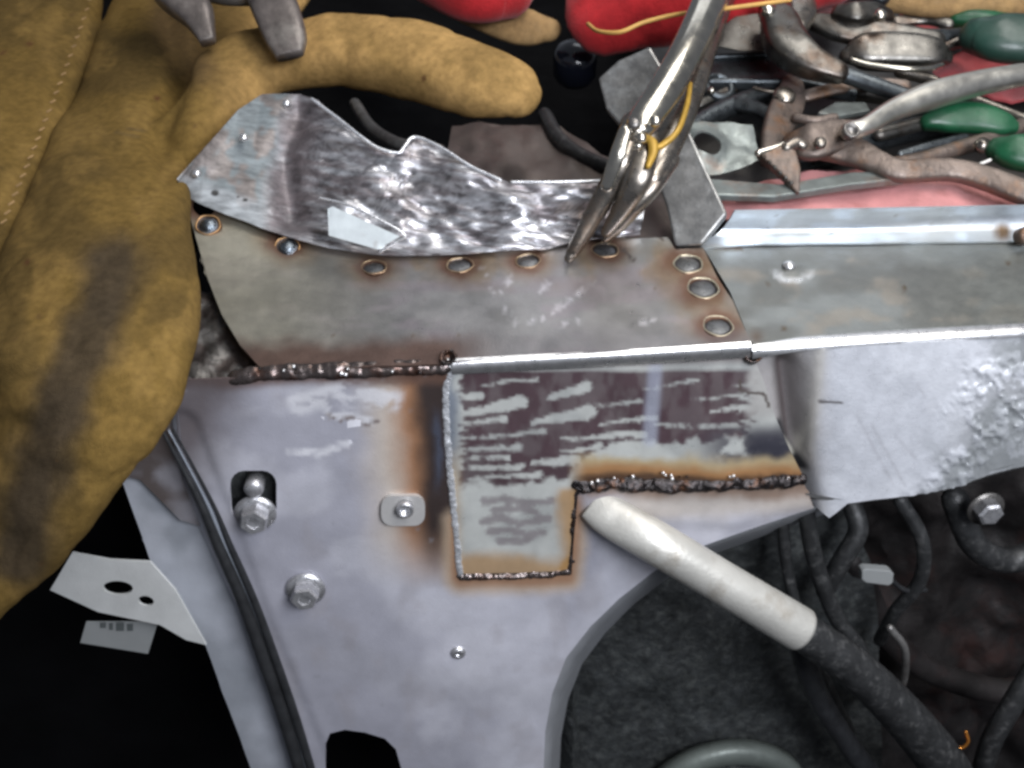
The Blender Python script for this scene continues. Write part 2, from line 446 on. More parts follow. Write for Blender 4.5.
sheet('rail_top_plate', T1, lambda x, y: pt(x, y, .0012), M['steel'], car, step=3.5, colfn=top_col, hfn=top_h,
      holes=[ell(wx, wy, wr * .84, wr * .84 * (.66 if i > 1 else .88), 20) for i, (wx, wy, wr) in enumerate(WELDS)])
def topz(px, py):
    h = float(top_h(np.array([px]), np.array([py]))[0]); 
    return pt(px, py, 0.0012 + h)
for i, (wx, wy, wr) in enumerate(WELDS):
    c = topz(wx, wy); r = wr * pxof(c)
    nr = Vector((0, 0, 1)) if i > 1 else Vector((.12, -.55, 1))
    g = (.46, .35, .23, .36); g2 = (.20, .11, .07, .42); dk = (.20, .205, .21, .34); dk2 = (.07, .06, .06, .4)
    if i > 5: g = (.60, .55, .42, .34)
    if i < 2: g = (.45, .27, .13, .4); dk = (.13, .15, .17, .22)
    flat = .0 if i > 1 else .0012
    lathe('plug_weld', [(r * 1.03, -.0014), (r * .98, .0001), (r * .92, .0005), (r * .86, .0004), (r * .80, -.0003), (r * .74, -.0006), (r * .60, -.0002 + flat * .6), (r * .3, .0001 + flat * 1.1), (r * .05, .0002 + flat * 1.2)],
          c, nr, M['nugget'], car, cols=[g2, g2, g, g, dk2, dk2, dk, dk, dk], wob=.05)

# second top plate, right of the overlap
def top2_col(x, y):
    c = base4(x, (.27, .285, .28), .42)
    c = mixc(c, (.20, .205, .195, .40), ss(.42, .62, fbm(x, y * 2.5, 80, 4, 21)))
    c = mixc(c, (.38, .33, .27, .42), ss(.55, .72, fbm(x, y * 2, 40, 4, 22)) * .5 + (1 - ss(0, 40, y - 238)) * 0)
    c = mixc(c, (.19, .195, .175, .38), ss(880, 1010, x) * .7)
    c = mixc(c, (.12, .09, .06, .5), ss(.87, .92, fbm(x, y * 1.4, 7, 2, 23)))
    d = np.hypot(x - 793, (y - 272) / .5)
    c = mixc(c, (.74, .75, .76, .28), np.exp(-((d - 17) / 4) ** 2) * ss(268, 276, y) * ss(.3, .5, fbm(x, y, 5, 2, 2)))
    c = mixc(c, (.16, .12, .09, .5), 1 - ss(.5, 2.5, segd(x, y, [(712, 246), (728, 248), (742, 249)])))
    c = mixc(c, (.15, .12, .10, .45), (1 - ss(0, 12, np.hypot(x - 756, y - 336))))
    return c
T2 = [(700, 243), (760, 238), (860, 237), (1060, 236), (1060, 328), (1024, 328), (900, 334), (800, 342), (757, 350), (748, 335), (730, 292), (712, 262)]
sheet('rear_top_plate', T2, lambda x, y: pt(x, y, -.0006), M['steel'], car, step=4, colfn=top2_col, hfn=lambda x, y: (fbm(x, y, 100, 3, 30) - .5) * .002 + .0012 * np.exp(-(np.hypot(x - 793, (y - 270) / .6) / 12) ** 2))
lathe('spot_dimple', [(.0032, -.0005), (.0026, .0006), (.0014, .0013), (.0002, .0015)], pt(789, 265, .0010), (0, 0, 1), M['fold'], car)

# folded edges
def fold(name, top, bot, m, rr=.0022):
    """rounded corner between the level top and the side face"""
    rows = []
    n = len(top)
    for k in range(7):
        a = k / 6
        rows.append([])
        for i in range(n):
            t, b = top[i], bot[i]
            corner = t.lerp(b, .5) + (Vector((0, 0, 1)) + FN) * (t - b).length * .28
            q = t.lerp(corner, a).lerp(corner.lerp(b, a), a)
            rows[-1].append(q)
    return loft(name, rows, m, car, nu=70, nv=14, thick=0)
fx = [(452, 362.5), (520, 359), (600, 355.5), (680, 350.5), (750, 345.5)]
fold('folded_edge', [pt(x, y - 4, .0016) for x, y in fx], [pf(x, y + 12, .0022) for x, y in fx], M['fold'])
fx = [(752, 348), (800, 340), (870, 334.5), (950, 330), (1060, 324.5)]
fold('folded_edge', [pt(x, y - 3, .0002) for x, y in fx], [pf(x, y + 11, .0036) for x, y in fx], M['fold'])

# rear flange standing up at the back of the rail
def fl_col(x, y):
    c = base4(x, (.52, .57, .62), .34)
    c = mixc(c, (.42, .44, .45, .42), ss(.5, .65, fbm(x, y * 3, 50, 3, 40)))
    c = mixc(c, (.15, .11, .08, .5), ss(.86, .92, fbm(x, y, 7, 2, 41)))
    c = mixc(c, (.14, .09, .05, .5), 1 - ss(3, 14, np.hypot(x - 1003, y - 232)))
    return c
xs = [708, 760, 860, 940, 1060]
loft('rear_flange', [[pt(x, y, z) for x, y, z in r] for r in (
     [(735, 211, .013), (790, 210, .013), (860, 209, .013), (940, 207.5, .013), (1060, 205, .013)],
     [(728, 222, .007), (780, 221, .007), (860, 220, .007), (940, 218, .007), (1060, 216, .007)],
     [(718, 233, .0022), (775, 231, .0022), (860, 230, .0022), (940, 229, .0022), (1060, 228, .0022)],
     [(700, 243, .0012), (760, 238, .0012), (860, 236, .0012), (940, 235, .0012), (1060, 234, .0012)],
     [(702, 248, .0008), (760, 244, .0008), (860, 243, .0008), (940, 242, .0008), (1060, 241, .0008)])], M['steel'], car, nu=90, nv=24, colfn=fl_col)

# zinc patch on the side face
STR = [[(475, 372), (560, 370), (740, 364)], [(470, 384), (520, 384), (640, 374), (745, 376)], [(520, 394), (600, 386), (700, 384), (750, 388)],
       [(545, 398), (640, 394), (760, 398)], [(560, 404), (700, 404), (765, 410)], [(462, 410), (520, 400), (540, 396)], [(600, 412), (700, 410), (765, 418)],
       [(456, 424), (540, 416), (590, 408)], [(458, 436), (470, 436), (545, 430), (590, 422), (640, 416), (740, 424)], [(460, 446), (520, 444), (600, 436), (640, 438), (655, 446)],
       [(510, 456), (520, 450), (560, 446), (618, 450)], [(530, 462), (552, 466), (575, 474)], [(645, 436), (660, 446)], [(462, 466), (500, 464), (530, 462)],
       [(498, 478), (560, 482)], [(640, 428), (720, 428), (770, 432)], [(455, 476), (480, 474)], [(700, 436), (740, 436)], [(530, 402), (545, 410)]]
def patch_col(x, y):
    c = base4(x, (.56, .575, .55), .36)
    c = mixc(c, (.46, .475, .46, .32), ss(.45, .6, fbm(x, y, 40, 3, 50)))
    wob = (fbm(x, y, 7, 3, 51) - .5) * 6
    y0 = y; x0 = x; y = y + (fbm(x, y, 60, 2, 58) - .5) * 12
    hatch = 1 - .28 * (np.sin(x * 1.15 + y * .2) > .2)
    y = y0
    low = np.interp(x, [450, 540, 575, 612, 660, 740, 765], [482, 480, 470, 442, 444, 436, 424]) + (fbm(x, y, 14, 3, 59) - .5) * 20
    ink = (1 - ss(-2, 3, y - low)) * ss(368, 373, y) * (1 - ss(744, 756, x + (fbm(x, y * 2, 9, 2, 63) - .5) * 40)) * ss(458, 464, x + (fbm(x, y * 2, 7, 2, 64) - .5) * 16)
    gap = np.zeros(len(x)); yw = y + (fbm(x, y, 40, 2, 58) - .5) * 7
    for (ax, ay, bx, by, w) in ((457, 399, 480, 395, 4.5), (462, 414, 522, 403, 7), (547, 400, 586, 388, 6), (533, 424, 590, 411, 6.5), (585, 406, 640, 400, 2.2), (560, 437, 645, 436, 4), (533, 463, 575, 458, 6),
            (460, 423, 505, 419, 3), (460, 437, 545, 432, 2.6), (460, 448, 520, 445, 3.5), (460, 457, 508, 455, 2.5), (462, 467, 522, 465, 4), (468, 478, 540, 474, 3), (588, 456, 628, 450, 8), (560, 450, 600, 446, 3),
            (655, 424, 738, 427, 2.6), (480, 386, 535, 379, 2.2), (690, 398, 752, 395, 2), (600, 424, 655, 417, 3), (640, 388, 700, 380, 1.6), (610, 446, 690, 448, 5), (712, 410, 760, 408, 3)):
        t = np.clip((x - ax) / (bx - ax), 0, 1); k = w * (.3 + .7 * t ** .8)
        gap = np.maximum(gap, 1 - ss(k - 1.3, k + .9, segd(x, yw, [(ax, ay), (bx, by)]) + (fbm(x, y, 5, 2, 65) - .5) * 3.4))
    bars = ss(.1, .5, np.sin(x * 1.05 + y * .15)) * ss(456, 462, x) * (1 - ss(545, 575, x)) * ss(428, 434, y) * (1 - ss(452, 460, y))
    c = mixc(c, (.075, .040, .050, .40), ink * (1 - gap * .95) * (.86 + .10 * ss(.35, .6, fbm(x * 1.5, y * .7, 16, 3, 66))))
    y = y0
    # painted reflection: pale bluish streak down the inked sheet
    c = mixc(c, (.50, .54, .66, .25), (1 - ss(3, 11, segd(x, y, [(655, 366), (650, 440)]))) * .55)
    # smoke and bluing at the right end
    c = mixc(c, (.08, .075, .09, .34), ss(.34, .50, fbm(x * .8, y * 1.3, 20, 5, 52)) * ss(680, 735, x) * ss(416, 440, y) * .92)
    c = mixc(c, (.045, .045, .06, .34), ss(738, 772, x + (y - 430) * .3 + (fbm(x, y, 14, 4, 67) - .5) * 40) * ss(420, 446, y) * .95)
    c = mixc(c, (.50, .49, .47, .4), ss(742, 756, x + (fbm(x, y, 12, 3, 5) - .5) * 16) * (1 - ss(410, 425, y)) * .9)
    c = mixc(c, (.10, .08, .07, .5), 1 - ss(.6, 2.0, segd(x, y, [(740, 380), (741, 392), (764, 394), (770, 408)])))
    # heat edge above the lower bead
    e = (fbm(x, y, 30, 4, 53) - .5) * 22
    c = mixc(c, (.50, .40, .24, .42), ss(452, 466, y + e) * ss(565, 590, x))
    c = mixc(c, (.36, .165, .06, .5), ss(460, 473, y + e * .7) * ss(565, 590, x) * .85)
    c = mixc(c, (.06, .035, .025, .42), ss(472, 479, y + e * .5) * ss(565, 590, x) * .9)
    # dark strip under the fold
    c = mixc(c, (.20, .15, .15, .4), (1 - ss(362, 374, y + (x - 450) * .02)) * .8)
    # tab
    t = ss(484, 492, y)
    for q in ([(484, 502), (506, 499), (528, 503), (552, 500)], [(494, 510), (520, 508), (536, 512)], [(482, 522), (500, 518), (520, 524), (548, 518)], [(490, 532), (512, 530), (530, 536), (544, 532)], [(500, 542), (526, 541)]):
        c = mixc(c, (.26, .23, .24, .4), (1 - ss(2.4, 5, segd(x, y, q) + (fbm(x, y, 6, 3, 51) - .5) * 4)) * .8)
    c = mixc(c, (.46, .27, .11, .45), t * (ss(548, 566, y + e * .7) + ss(552, 566, x + e * .7)) * .8)
    c = mixc(c, (.48, .31, .14, .45), (1 - ss(452, 468, x + e * .4)) * ss(430, 490, y) * .7)
    c = mixc(c, (.16, .19, .25, .3), (1 - ss(450, 463, x + e * .6)) * (1 - ss(440, 480, y)) * .8)
    return c
PATCH = [(452, 368), (520, 366), (600, 362), (680, 357), (746, 352), (752, 352), (764, 382), (776, 418), (790, 450), (802, 474), (800, 480), (700, 482), (580, 484), (574, 500), (571, 540), (568, 570), (520, 573), (462, 574), (458, 530), (453, 480), (450, 430), (449, 390)]
sheet('side_patch', PATCH, lambda x, y: pf(x, y, .001), M['zinc'], car, step=2.6, colfn=patch_col, hfn=lambda x, y: (fbm(x, y, 80, 3, 60) - .5) * .0026 + .0006 * ss(.5, .8, fbm(x, y * .3, 30, 2, 61)), nrm=FN)

# apron plate, one painted sheet with its slots
def apron_col(x, y):
    c = base4(x, (.58, .58, .645), .40)
    c = mixc(c, (.42, .42, .48, .38), ss(.42, .62, fbm(x, y, 110, 4, 70)))
    c = mixc(c, (.38, .38, .42, .4), (1 - ss(10, 26, segd(x, y, [(300, 640), (370, 665), (460, 690), (550, 700)]))) * .35)
    c = mixc(c, (.36, .34, .36, .5), ss(.54, .72, fbm(x, y, 30, 5, 78)) * .35)
    c = mixc(c, (.62, .62, .68, .34), ss(.56, .70, fbm(x * .8, y, 60, 5, 77)) * .5)
    e = (fbm(x, y, 26, 5, 71) - .5) * 15
    up_ = ss(366, 376, y) * (1 - ss(520, 592, y + e))
    X = x + e * .8 + (y - 380) * -.03
    c = mixc(c, (.62, .54, .46, .45), ss(345, 392, X) * (1 - ss(450, 470, x)) * up_ * .9)
    c = mixc(c, (.36, .175, .085, .5), ss(380, 412, X) * (1 - ss(450, 470, x)) * up_ * .95)
    c = mixc(c, (.030, .026, .028, .42), ss(404, 427, X) * (1 - ss(450, 470, x)) * up_ * .95)
    c = mixc(c, (.10, .13, .20, .25), np.exp(-((X - 434) / 4) ** 2) * ss(400, 430, y) * (1 - ss(460, 500, y)) * .5)
    # heat round the foot of the tab
    d = segd(x, y, [(458, 520), (460, 578), (568, 575), (574, 495)]) + e * .3
    c = mixc(c, (.55, .42, .30, .45), (1 - ss(8, 22, d)) * ss(490, 520, y) * .8)
    c = mixc(c, (.34, .18, .10, .45), (1 - ss(3, 13, d)) * ss(480, 500, y) * .85)
    # soot below the lower bead
    c = mixc(c, (.38, .34, .30, .55), (1 - ss(24, 40, y - 486 + e * .4 + (x - 640) * .06)) * ss(590, 640, x) * .85)
    c = mixc(c, (.20, .13, .09, .5), (1 - ss(4, 18, y - 486 + e)) * ss(570, 590, x) * .85)
    # soot below the left bead, and bare bright scrapes
    c = mixc(c, (.14, .08, .06, .45), (1 - ss(4, 16, y - 374 + e * .7)) * (1 - ss(450, 460, x)) * .9)
    for s, w in (([(300, 400), (345, 392), (392, 402)], 14), ([(290, 450), (320, 452), (348, 442)], 4), ([(330, 412), (372, 420)], 5)):
        c = mixc(c, (.80, .80, .84, .3), (1 - ss(w * .5, w * 1.2, segd(x, y, s) + e * .9 * min(1, w / 12))) * .8 * ss(.3, .5, fbm(x * .6, y * 1.5, 9, 4, 79)))
    c = mixc(c, (.22, .18, .17, .5), 1 - ss(.6, 2.2, segd(x, y, [(328, 414), (340, 420), (350, 416), (366, 424), (378, 420)])))
    c = mixc(c, (.10, .08, .08, .5), (1 - ss(200, 268, x + (y - 400) * .3 + e * 1.5)) * (1 - ss(440, 560, y)) * .85)  # dark left corner, partly the glove's shadow painted into the colour
    c = mixc(c, (.28, .28, .31, .5), ss(.88, .93, fbm(x, y, 7, 2, 75)) * .4)
    return c
def apron_h(x, y):
    h = (fbm(x, y, 120, 3, 80) - .5) * .003
    h = h + .0018 * np.exp(-(segd(x, y, [(590, 500), (660, 514), (730, 516), (815, 500)]) / 11) ** 2)
    h = h + .0012 * ss(0, 12, segd(x, y, [(180, 430), (222, 540), (250, 620), (320, 790)]) - 14) 
    return h
APRON = [(188, 378), (262, 374), (350, 371), (449, 368), (449, 390), (450, 430), (453, 480), (458, 530), (461, 576), (520, 576), (571, 573), (573, 540), (578, 486), (700, 484), (803, 482), (812, 505), (770, 520), (700, 545), (652, 570), (618, 596), (590, 624), (566, 656), (552, 692), (545, 730), (542, 800),
         (312, 800), (292, 730), (272, 670), (248, 610), (222, 560), (200, 510), (180, 450), (176, 410)]
HOLE = [(326, 812), (325, 745), (330, 733), (345, 729), (365, 731), (385, 737), (396, 748), (402, 770), (404, 812)]
HOLE = [(326, 795), (325, 745), (330, 733), (345, 729), (365, 731), (385, 737), (396, 748), (402, 770), (404, 795)]
SLOT = rrect(231, 468, 277, 520, 14)
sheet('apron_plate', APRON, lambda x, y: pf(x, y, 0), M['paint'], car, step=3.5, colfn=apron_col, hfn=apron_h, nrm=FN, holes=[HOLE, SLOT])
# rolled edge of the wheel arch
arch = [(812, 505), (770, 520), (700, 545), (652, 570), (618, 596), (590, 624), (566, 656), (552, 692), (545, 730), (542, 800)]
def arc_row(off, sh): return [pf(x + sh, y + sh * .5, off) for x, y in arch]
loft('arch_lip', [arc_row(.0006, 0), arc_row(-.002, 5), arc_row(-.008, 9), arc_row(-.030, 16)], M['paint'], car, nu=80, nv=16, colfn=lambda x, y: base4(x, (.30, .31, .33), .45), thick=0)
# left rolled edge with its strip
led = [(176, 410), (180, 450), (200, 510), (222, 560), (248, 610), (272, 670), (292, 730), (312, 800)]
loft('apron_edge', [[pf(x + 2, y, .0006) for x, y in led], [pf(x - 6, y + 2, -.004) for x, y in led], [pf(x - 10, y + 4, -.016) for x, y in led]], M['paint'], car, nu=60, nv=10, colfn=lambda x, y: base4(x, (.40, .41, .46), .42), thick=0)

# side face of the rail on the right, with the buckled corner
def rs_col(x, y):
    c = base4(x, (.72, .74, .79), .36)
    c = mixc(c, (.63, .65, .70, .34), ss(.42, .62, fbm(x, y, 60, 4, 90)))
    e = (fbm(x, y, 18, 4, 91) - .5) * 24
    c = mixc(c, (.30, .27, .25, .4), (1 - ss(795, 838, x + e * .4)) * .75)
    c = mixc(c, (.09, .07, .07, .4), np.exp(-((x - 788 - (y - 400) * .10) / 8) ** 2) * .9)  # fold shading painted in: dark crease here, lighter ridge on the next line
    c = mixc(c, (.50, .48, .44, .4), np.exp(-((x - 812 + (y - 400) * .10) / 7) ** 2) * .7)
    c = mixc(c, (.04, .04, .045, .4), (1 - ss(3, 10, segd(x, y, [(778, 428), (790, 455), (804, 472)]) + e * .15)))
    c = mixc(c, (.62, .60, .52, .4), (1 - ss(2, 7, segd(x, y, [(786, 448), (796, 462)]))) * .8)
    cor = ss(.44, .56, fbm(x, y, 26, 4, 92) + ss(900, 1030, x + (y - 400) * .6) * .30 - .22)
    c = mixc(c, (.30, .31, .32, .42), ss(.40, .50, 1 - fbm(x, y, 7, 4, 97)) * ss(950, 1010, x + (y - 380) * .5) * .7)  # low spots of the crust painted darker, for their shadows
    c = mixc(c, (.22, .24, .24, .36), cor * ss(930, 1000, x + (y - 380) * .5) * .5)
    c = mixc(c, (.08, .07, .07, .5), 1 - ss(.6, 2, segd(x, y, [(816, 398), (839, 399.5)])))
    for s in ([(868, 420), (902, 482)], [(854, 412), (890, 480)], [(892, 432), (912, 454)], [(914, 380), (922, 394)]):
        c = mixc(c, (.42, .42, .45, .4), (1 - ss(.4, 2.2, segd(x, y, s))) * .4)
    return c
def rs_h(x, y):
    h = .003 * ss(795, 850, x)
    h = h - .011 * np.exp(-((x - 792 - (y - 400) * .12) / 12) ** 2) * ss(345, 372, y)
    h = h + .002 * np.exp(-((x - 812 - (y - 400) * -.12) / 9) ** 2)
    m = ss(935, 995, x + (y - 380) * .5 + (fbm(x, y, 30, 3, 95) - .5) * 70)
    m = m * ss(338, 370, y)
    h = h + ((fbm(x, y, 5, 4, 93) - .5) * .0018 + .0008 * ss(.47, .56, fbm(x, y, 7, 4, 97))) * m * ss(.36, .52, fbm(x, y, 26, 4, 94) + m * .1 - .04)
    h = h + (fbm(x, y, 90, 3, 96) - .5) * .003
    return h
RS = [(754, 355), (800, 346), (870, 341), (950, 336.5), (1060, 331), (1060, 452), (1024, 462), (985, 472), (950, 484), (905, 492), (870, 496), (845, 500), (828, 516), (812, 506), (804, 482), (797, 470), (784, 445), (772, 410), (762, 380)]
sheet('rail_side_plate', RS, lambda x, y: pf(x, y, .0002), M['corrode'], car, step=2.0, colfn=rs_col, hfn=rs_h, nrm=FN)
# ragged rolled lower edge of the rail, and its underside
rl = [(806, 494), (845, 501), (870, 497), (905, 493), (950, 485), (985, 473), (1024, 463), (1060, 453)]
loft('rail_underside', [[pf(x, y - 1, .003) for x, y in rl], [pf(x, y + 4, -.004) for x, y in rl], [pf(x, y + 4, -.05) for x, y in rl]], M['corrode'], car, nu=60, nv=10, colfn=lambda x, y: base4(x, (.20, .20, .20), .5), thick=0)

# torn inner panel behind the rail
top = [(178, 180), (205, 148), (238, 110), (262, 94), (300, 93), (318, 100), (340, 120), (378, 149), (398, 153), (405, 145), (415, 137), (440, 146), (470, 166), (512, 183), (560, 182), (606, 180), (650, 178)]
bot = [(182, 194), (200, 204), (225, 214), (245, 221), (262, 228), (280, 234), (300, 240), (330, 248), (350, 251), (370, 253), (395, 254), (420, 254), (450, 253), (490, 252), (540, 249), (590, 238), (640, 233)]
zt = [.030, .036, .042, .045, .045, .044, .040, .034, .032, .034, .036, .034, .030, .027, .027, .027, .027]
def zb(x, y): return .004 + .013 * float(ss(0, 150, 330 - x))
r0 = [pt(x, y, z) for (x, y), z in zip(top, zt)]
r3 = [pt(x, y, zb(x, y)) for x, y in bot]
def midrow(f, dz):
    return [a.lerp(b, f) + Vector((0, 0, dz * (1 if 3 < i else .2))) for i, (a, b) in enumerate(zip(r0, r3))]
def torn_n(p, u, v):
    x, y = proj(p); q = float(ss(285, 320, x))
    a = (float(fbm(np.array([x * .8]), np.array([y * 1.7 - x * .25]), 46, 3, 100)[0]) - .5) * .019 * (q * .9 + .04)
    b = (float(fbm(np.array([x * .35 + y * .3]), np.array([y * 2.4 - x * .3]), 9, 3, 101)[0]) - .5) * .0022 * q
    # the crease by the corner
    d = float(segd(np.array([x]), np.array([y]), [(300, 105), (283, 150), (290, 215)])[0])
    c = -.006 * math.exp(-(d / 14) ** 2)
    return Vector((0, -.5, .85)) * (a + b + c) * min(1, 4 * (1 - v) + .1) * min(1, .35 + v * 6)
def torn_col(x, y):
    c = base4(x, (.42, .42, .44), .45)
    n = fbm(x * .7, y * 1.6 - x * .3, 30, 4, 110)
    c = mixc(c, (.24, .23, .24, .46), ss(.42, .58, n))
    c = mixc(c, (.56, .57, .60, .38), ss(.50, .68, fbm(x * .28, y * 2.0 - x * .30, 9, 5, 111) + .10 * np.exp(-(segd(x, y, [(395, 170), (440, 190), (480, 205)]) / 30) ** 2)) * .9)
    c = mixc(c, (.20, .165, .17, .40), ss(.52, .64, fbm(x * .3, y * 2 - x * .4, 8, 3, 112)) * .55)
    c = mixc(c, (.10, .09, .095, .4), ss(.60, .70, fbm(x * .6 + y * .5, y * 1.5 - x * .3, 7, 3, 118)) * .6)
    c = mixc(c, (.75, .76, .80, .26), ss(.60, .68, fbm(x * .35, y * 2.2 - x * .35, 7, 3, 119)) * ss(195, 215, y) * .8)
    # left flat gusset
    g = 1 - ss(266, 290, x + (y - 150) * .18 + (fbm(x, y, 20, 3, 3) - .5) * 12)
    c = mixc(c, (.165, .19, .20, .6), g)
    c = mixc(c, (.20, .15, .13, .45), g * ss(.56, .68, fbm(x, y, 20, 3, 113)) * .6)
    c = mixc(c, (.36, .38, .40, .6), g * ss(190, 200, y + (240 - x) * .35) * .7)
    c = mixc(c, (.11, .09, .095, .55), (1 - ss(10, 52, segd(x, y, [(298, 120), (284, 160), (285, 215)]))) * (1 - g) * .8)
    for hx, hy, hr in ((215, 193, 5), (245, 200, 3), (238, 197, 2)):
        c = mixc(c, (.05, .05, .05, .5), 1 - ss(hr * .6, hr, np.hypot(x - hx, (y - hy) * 1.3)))
    return c
torn = loft('torn_inner_panel', [r0, midrow(.3, .002), midrow(.6, -.003), midrow(.85, -.002), r3], M['torn'], car, nu=240, nv=70, colfn=torn_col, noise=torn_n, thick=.0008)
torn['label'] = 'crumpled, scraped and glossy torn sheet with a ragged upper edge'
sticker = sheet('bare_primer_patch', [(328, 209), (333, 207), (400, 237), (378, 250), (329, 236)], lambda x, y: pp(x, y, pt(370, 235, .019), Vector((0, -.62, .78))), M['zinc'], car, step=4, thick=.0008,
      colfn=lambda x, y: mixc(base4(x, (.56, .61, .63), .45), (.30, .28, .27, .5), ss(.74, .8, fbm(x, y, 5, 2, 115)) * .8))
def wire(name, pts, z, r, m, parent=None, **k):
    return tube(name, [pt(x, y, zz) for (x, y), zz in zip(pts, z if isinstance(z, (list, tuple)) else [z] * len(pts))], r, m, parent, seg=8, **k)
wire('sealer_bead', [(320, 198), (345, 204), (372, 216), (404, 234), (396, 242), (380, 252)], [.024, .024, .022, .016, .012, .008], .0006, M['brightbead'], car)
wire('torn_edge', [(312, 99), (340, 120), (360, 136), (378, 148), (398, 153), (405, 146), (415, 137), (440, 147), (470, 166), (500, 180)], [.046, .042, .039, .036, .034, .036, .038, .036, .032, .029], .0008, M['brightbead'], car)
wire('torn_edge', [(512, 182), (560, 182), (625, 180)], .029, .0007, M['brightbead'], car)
for x, y, z in ((243, 137, .037), (196, 173, .030), (286, 103, .045)):
    lathe('spot_weld', [(.0022, -.0008), (.0018, .0005), (.0009, .0010), (.0001, .0011)], pt(x, y, z), (0, -.5, .85), M['fold'], car)

# weld beads
def bead(name, pts, w, m, n_s, rr=.35, flat=.6):
    path = cat([Vector(p) for p in pts], n_s * 4)
    def nz(q):
        return w * (rr * 1.6 * mnoise.noise(q * (.55 / w)) + rr * .9 * mnoise.noise(q * (1.4 / w)) + rr * .5 * mnoise.noise(q * 130))
    return tube(name, path, w, m, car, t=w * flat, n=n_s * 10, seg=20, up=FN + Vector((0, 0, .7)), noise=nz)
bead('weld_bead', [pf(x, y, .0004) for x, y in ((235, 378), (262, 374), (300, 372), (350, 370), (400, 368), (425, 367), (446, 366))], .0034, M['bead'], 30, .15, .5)
bead('weld_bead', [pf(x, y, .001) for x, y in ((448, 362), (451, 372), (446, 388), (447, 430), (451, 480), (456, 530), (460, 574))], .0015, M['brightbead'], 30, .2, .5)
bead('weld_bead', [pf(x, y, .0006) for x, y in ((460, 576), (500, 576), (540, 574), (569, 571))], .0019, M['bead'], 16, .25)
bead('weld_bead', [pf(x, y, .0006) for x, y in ((570, 571), (573, 540), (574, 510), (578, 488))], .0017, M['bead'], 14, .25)
bead('weld_bead', [pf(x, y, .0012) for x, y in ((578, 485), (620, 484), (660, 485), (700, 484), (750, 483), (800, 480))], .0033, M['slag'], 34, .28, .5)
# weld spatter and the two burnt craters on the fold
for (x, y, r) in ((448, 353, 9), (753, 352, 9)):
    q = pf(x, y + 4, .0015); rr = r * pxof(q)
    lathe('weld_crater', [(rr, -.001), (rr * .9, .0012), (rr * .7, .0014), (rr * .5, -.0002), (rr * .1, -.0012)], q, FN + Vector((0, 0, .8)), M['slag'], car, wob=.07)
random.seed(12)
for k in range(26):
    t = random.random(); x = 585 + t * 215; y = 480 + random.gauss(0, 4)
    if k > 16: x = 250 + random.random() * 190; y = 371 + random.gauss(0, 4)
    r = random.uniform(.0005, .0011)
    lathe('weld_spatter', [(r, -.0004), (r * .9, r * .5), (r * .5, r * .9), (r * .05, r)], pf(x, y, .003), FN, M['fold'] if k % 3 else M['slag'], car, seg=10)

# peeled paint curls
for pts in ([(288, 452), (318, 455), (350, 440), (352, 443), (325, 459), (300, 458)], [(320, 416), (345, 422), (372, 418), (376, 424), (348, 428), (326, 422)]):
    sheet('paint_curl', pts, lambda x, y: pf(x, y, .0007 + .0003 * math.sin(x * .2)), M['flake'], car, step=3, thick=.0002)

# dark corner block and plate at the left end of the rail
def blk_col(x, y):
    return mixc(base4(x, (.08, .065, .06), .5), (.22, .21, .20, .4), ss(.5, .65, fbm(x, y, 14, 3, 120)))
sheet('rail_end_plate', [(190, 290), (212, 290), (224, 318), (246, 350), (262, 371), (235, 377), (176, 380), (180, 330)], lambda x, y: pt(x, y, -.006), M['nugget'], car, step=4, colfn=blk_col, hfn=lambda x, y: (fbm(x, y, 16, 3, 121) - .5) * .006)
def dp_col(x, y): return mixc(base4(x, (.11, .09, .085), .45), (.26, .25, .27, .4), ss(.52, .7, fbm(x, y, 40, 3, 122)))  # dark brown plate with the glove's shadow included in its colour
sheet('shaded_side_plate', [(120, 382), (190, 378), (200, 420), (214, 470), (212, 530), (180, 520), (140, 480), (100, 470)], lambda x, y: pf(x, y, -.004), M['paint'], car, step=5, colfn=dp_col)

# left wing of the apron with slotted bracket
def wing_col(x, y): 
    c = mixc(base4(x, (.47, .49, .54), .4), (.36, .38, .42, .4), ss(.45, .65, fbm(x, y, 50, 3, 124)))
    return c
sheet('inner_wing', [(118, 470), (176, 470), (196, 510), (216, 558), (240, 610), (262, 668), (285, 740), (302, 800), (262, 800), (240, 735), (222, 690), (206, 645), (180, 625), (150, 560)], lambda x, y: pf(x, y, -.008), M['paint'], car, step=5, colfn=wing_col, hfn=lambda x, y: (fbm(x, y, 60, 3, 125) - .5) * .004, nrm=FN)
sheet('slotted_bracket', [(72, 553), (110, 560), (150, 562), (175, 590), (206, 645), (186, 640), (160, 625), (98, 612), (50, 590)], lambda x, y: pf(x, y, .002 - (220 - x) * .00005), M['paint'], car, step=4, colfn=lambda x, y: base4(x, (.66, .67, .66), .4),
      holes=[ell(118, 588, 15, 7, 18, .05), ell(146, 601, 8, 5, 14, .2)])
# rubber seal on the apron flange
seal = [(166, 430), (204, 502), (222, 545), (246, 600), (268, 660), (290, 725), (312, 800)]
tube('edge_seal', [pf(x - 4, y, .003) for x, y in seal], [.0006, .0016, .0024, .0028, .0032, .0032, .0032], M['rubber'], car, seg=12)
tube('edge_seal_lip', [pf(x + 8, y, .0022) for x, y in seal], [.0004, .0008, .0014, .0018, .002, .0022, .0022], M['rubber'], car, seg=12)
tube('flange_strip', [pf(x + 3, y, .0012) for x, y in seal], [.0003, .0008, .002, .003, .004, .0042, .0042], M['zinc'], car, t=.0012, seg=12, colfn=lambda x, y: base4(x, (.34, .37, .42), .3))

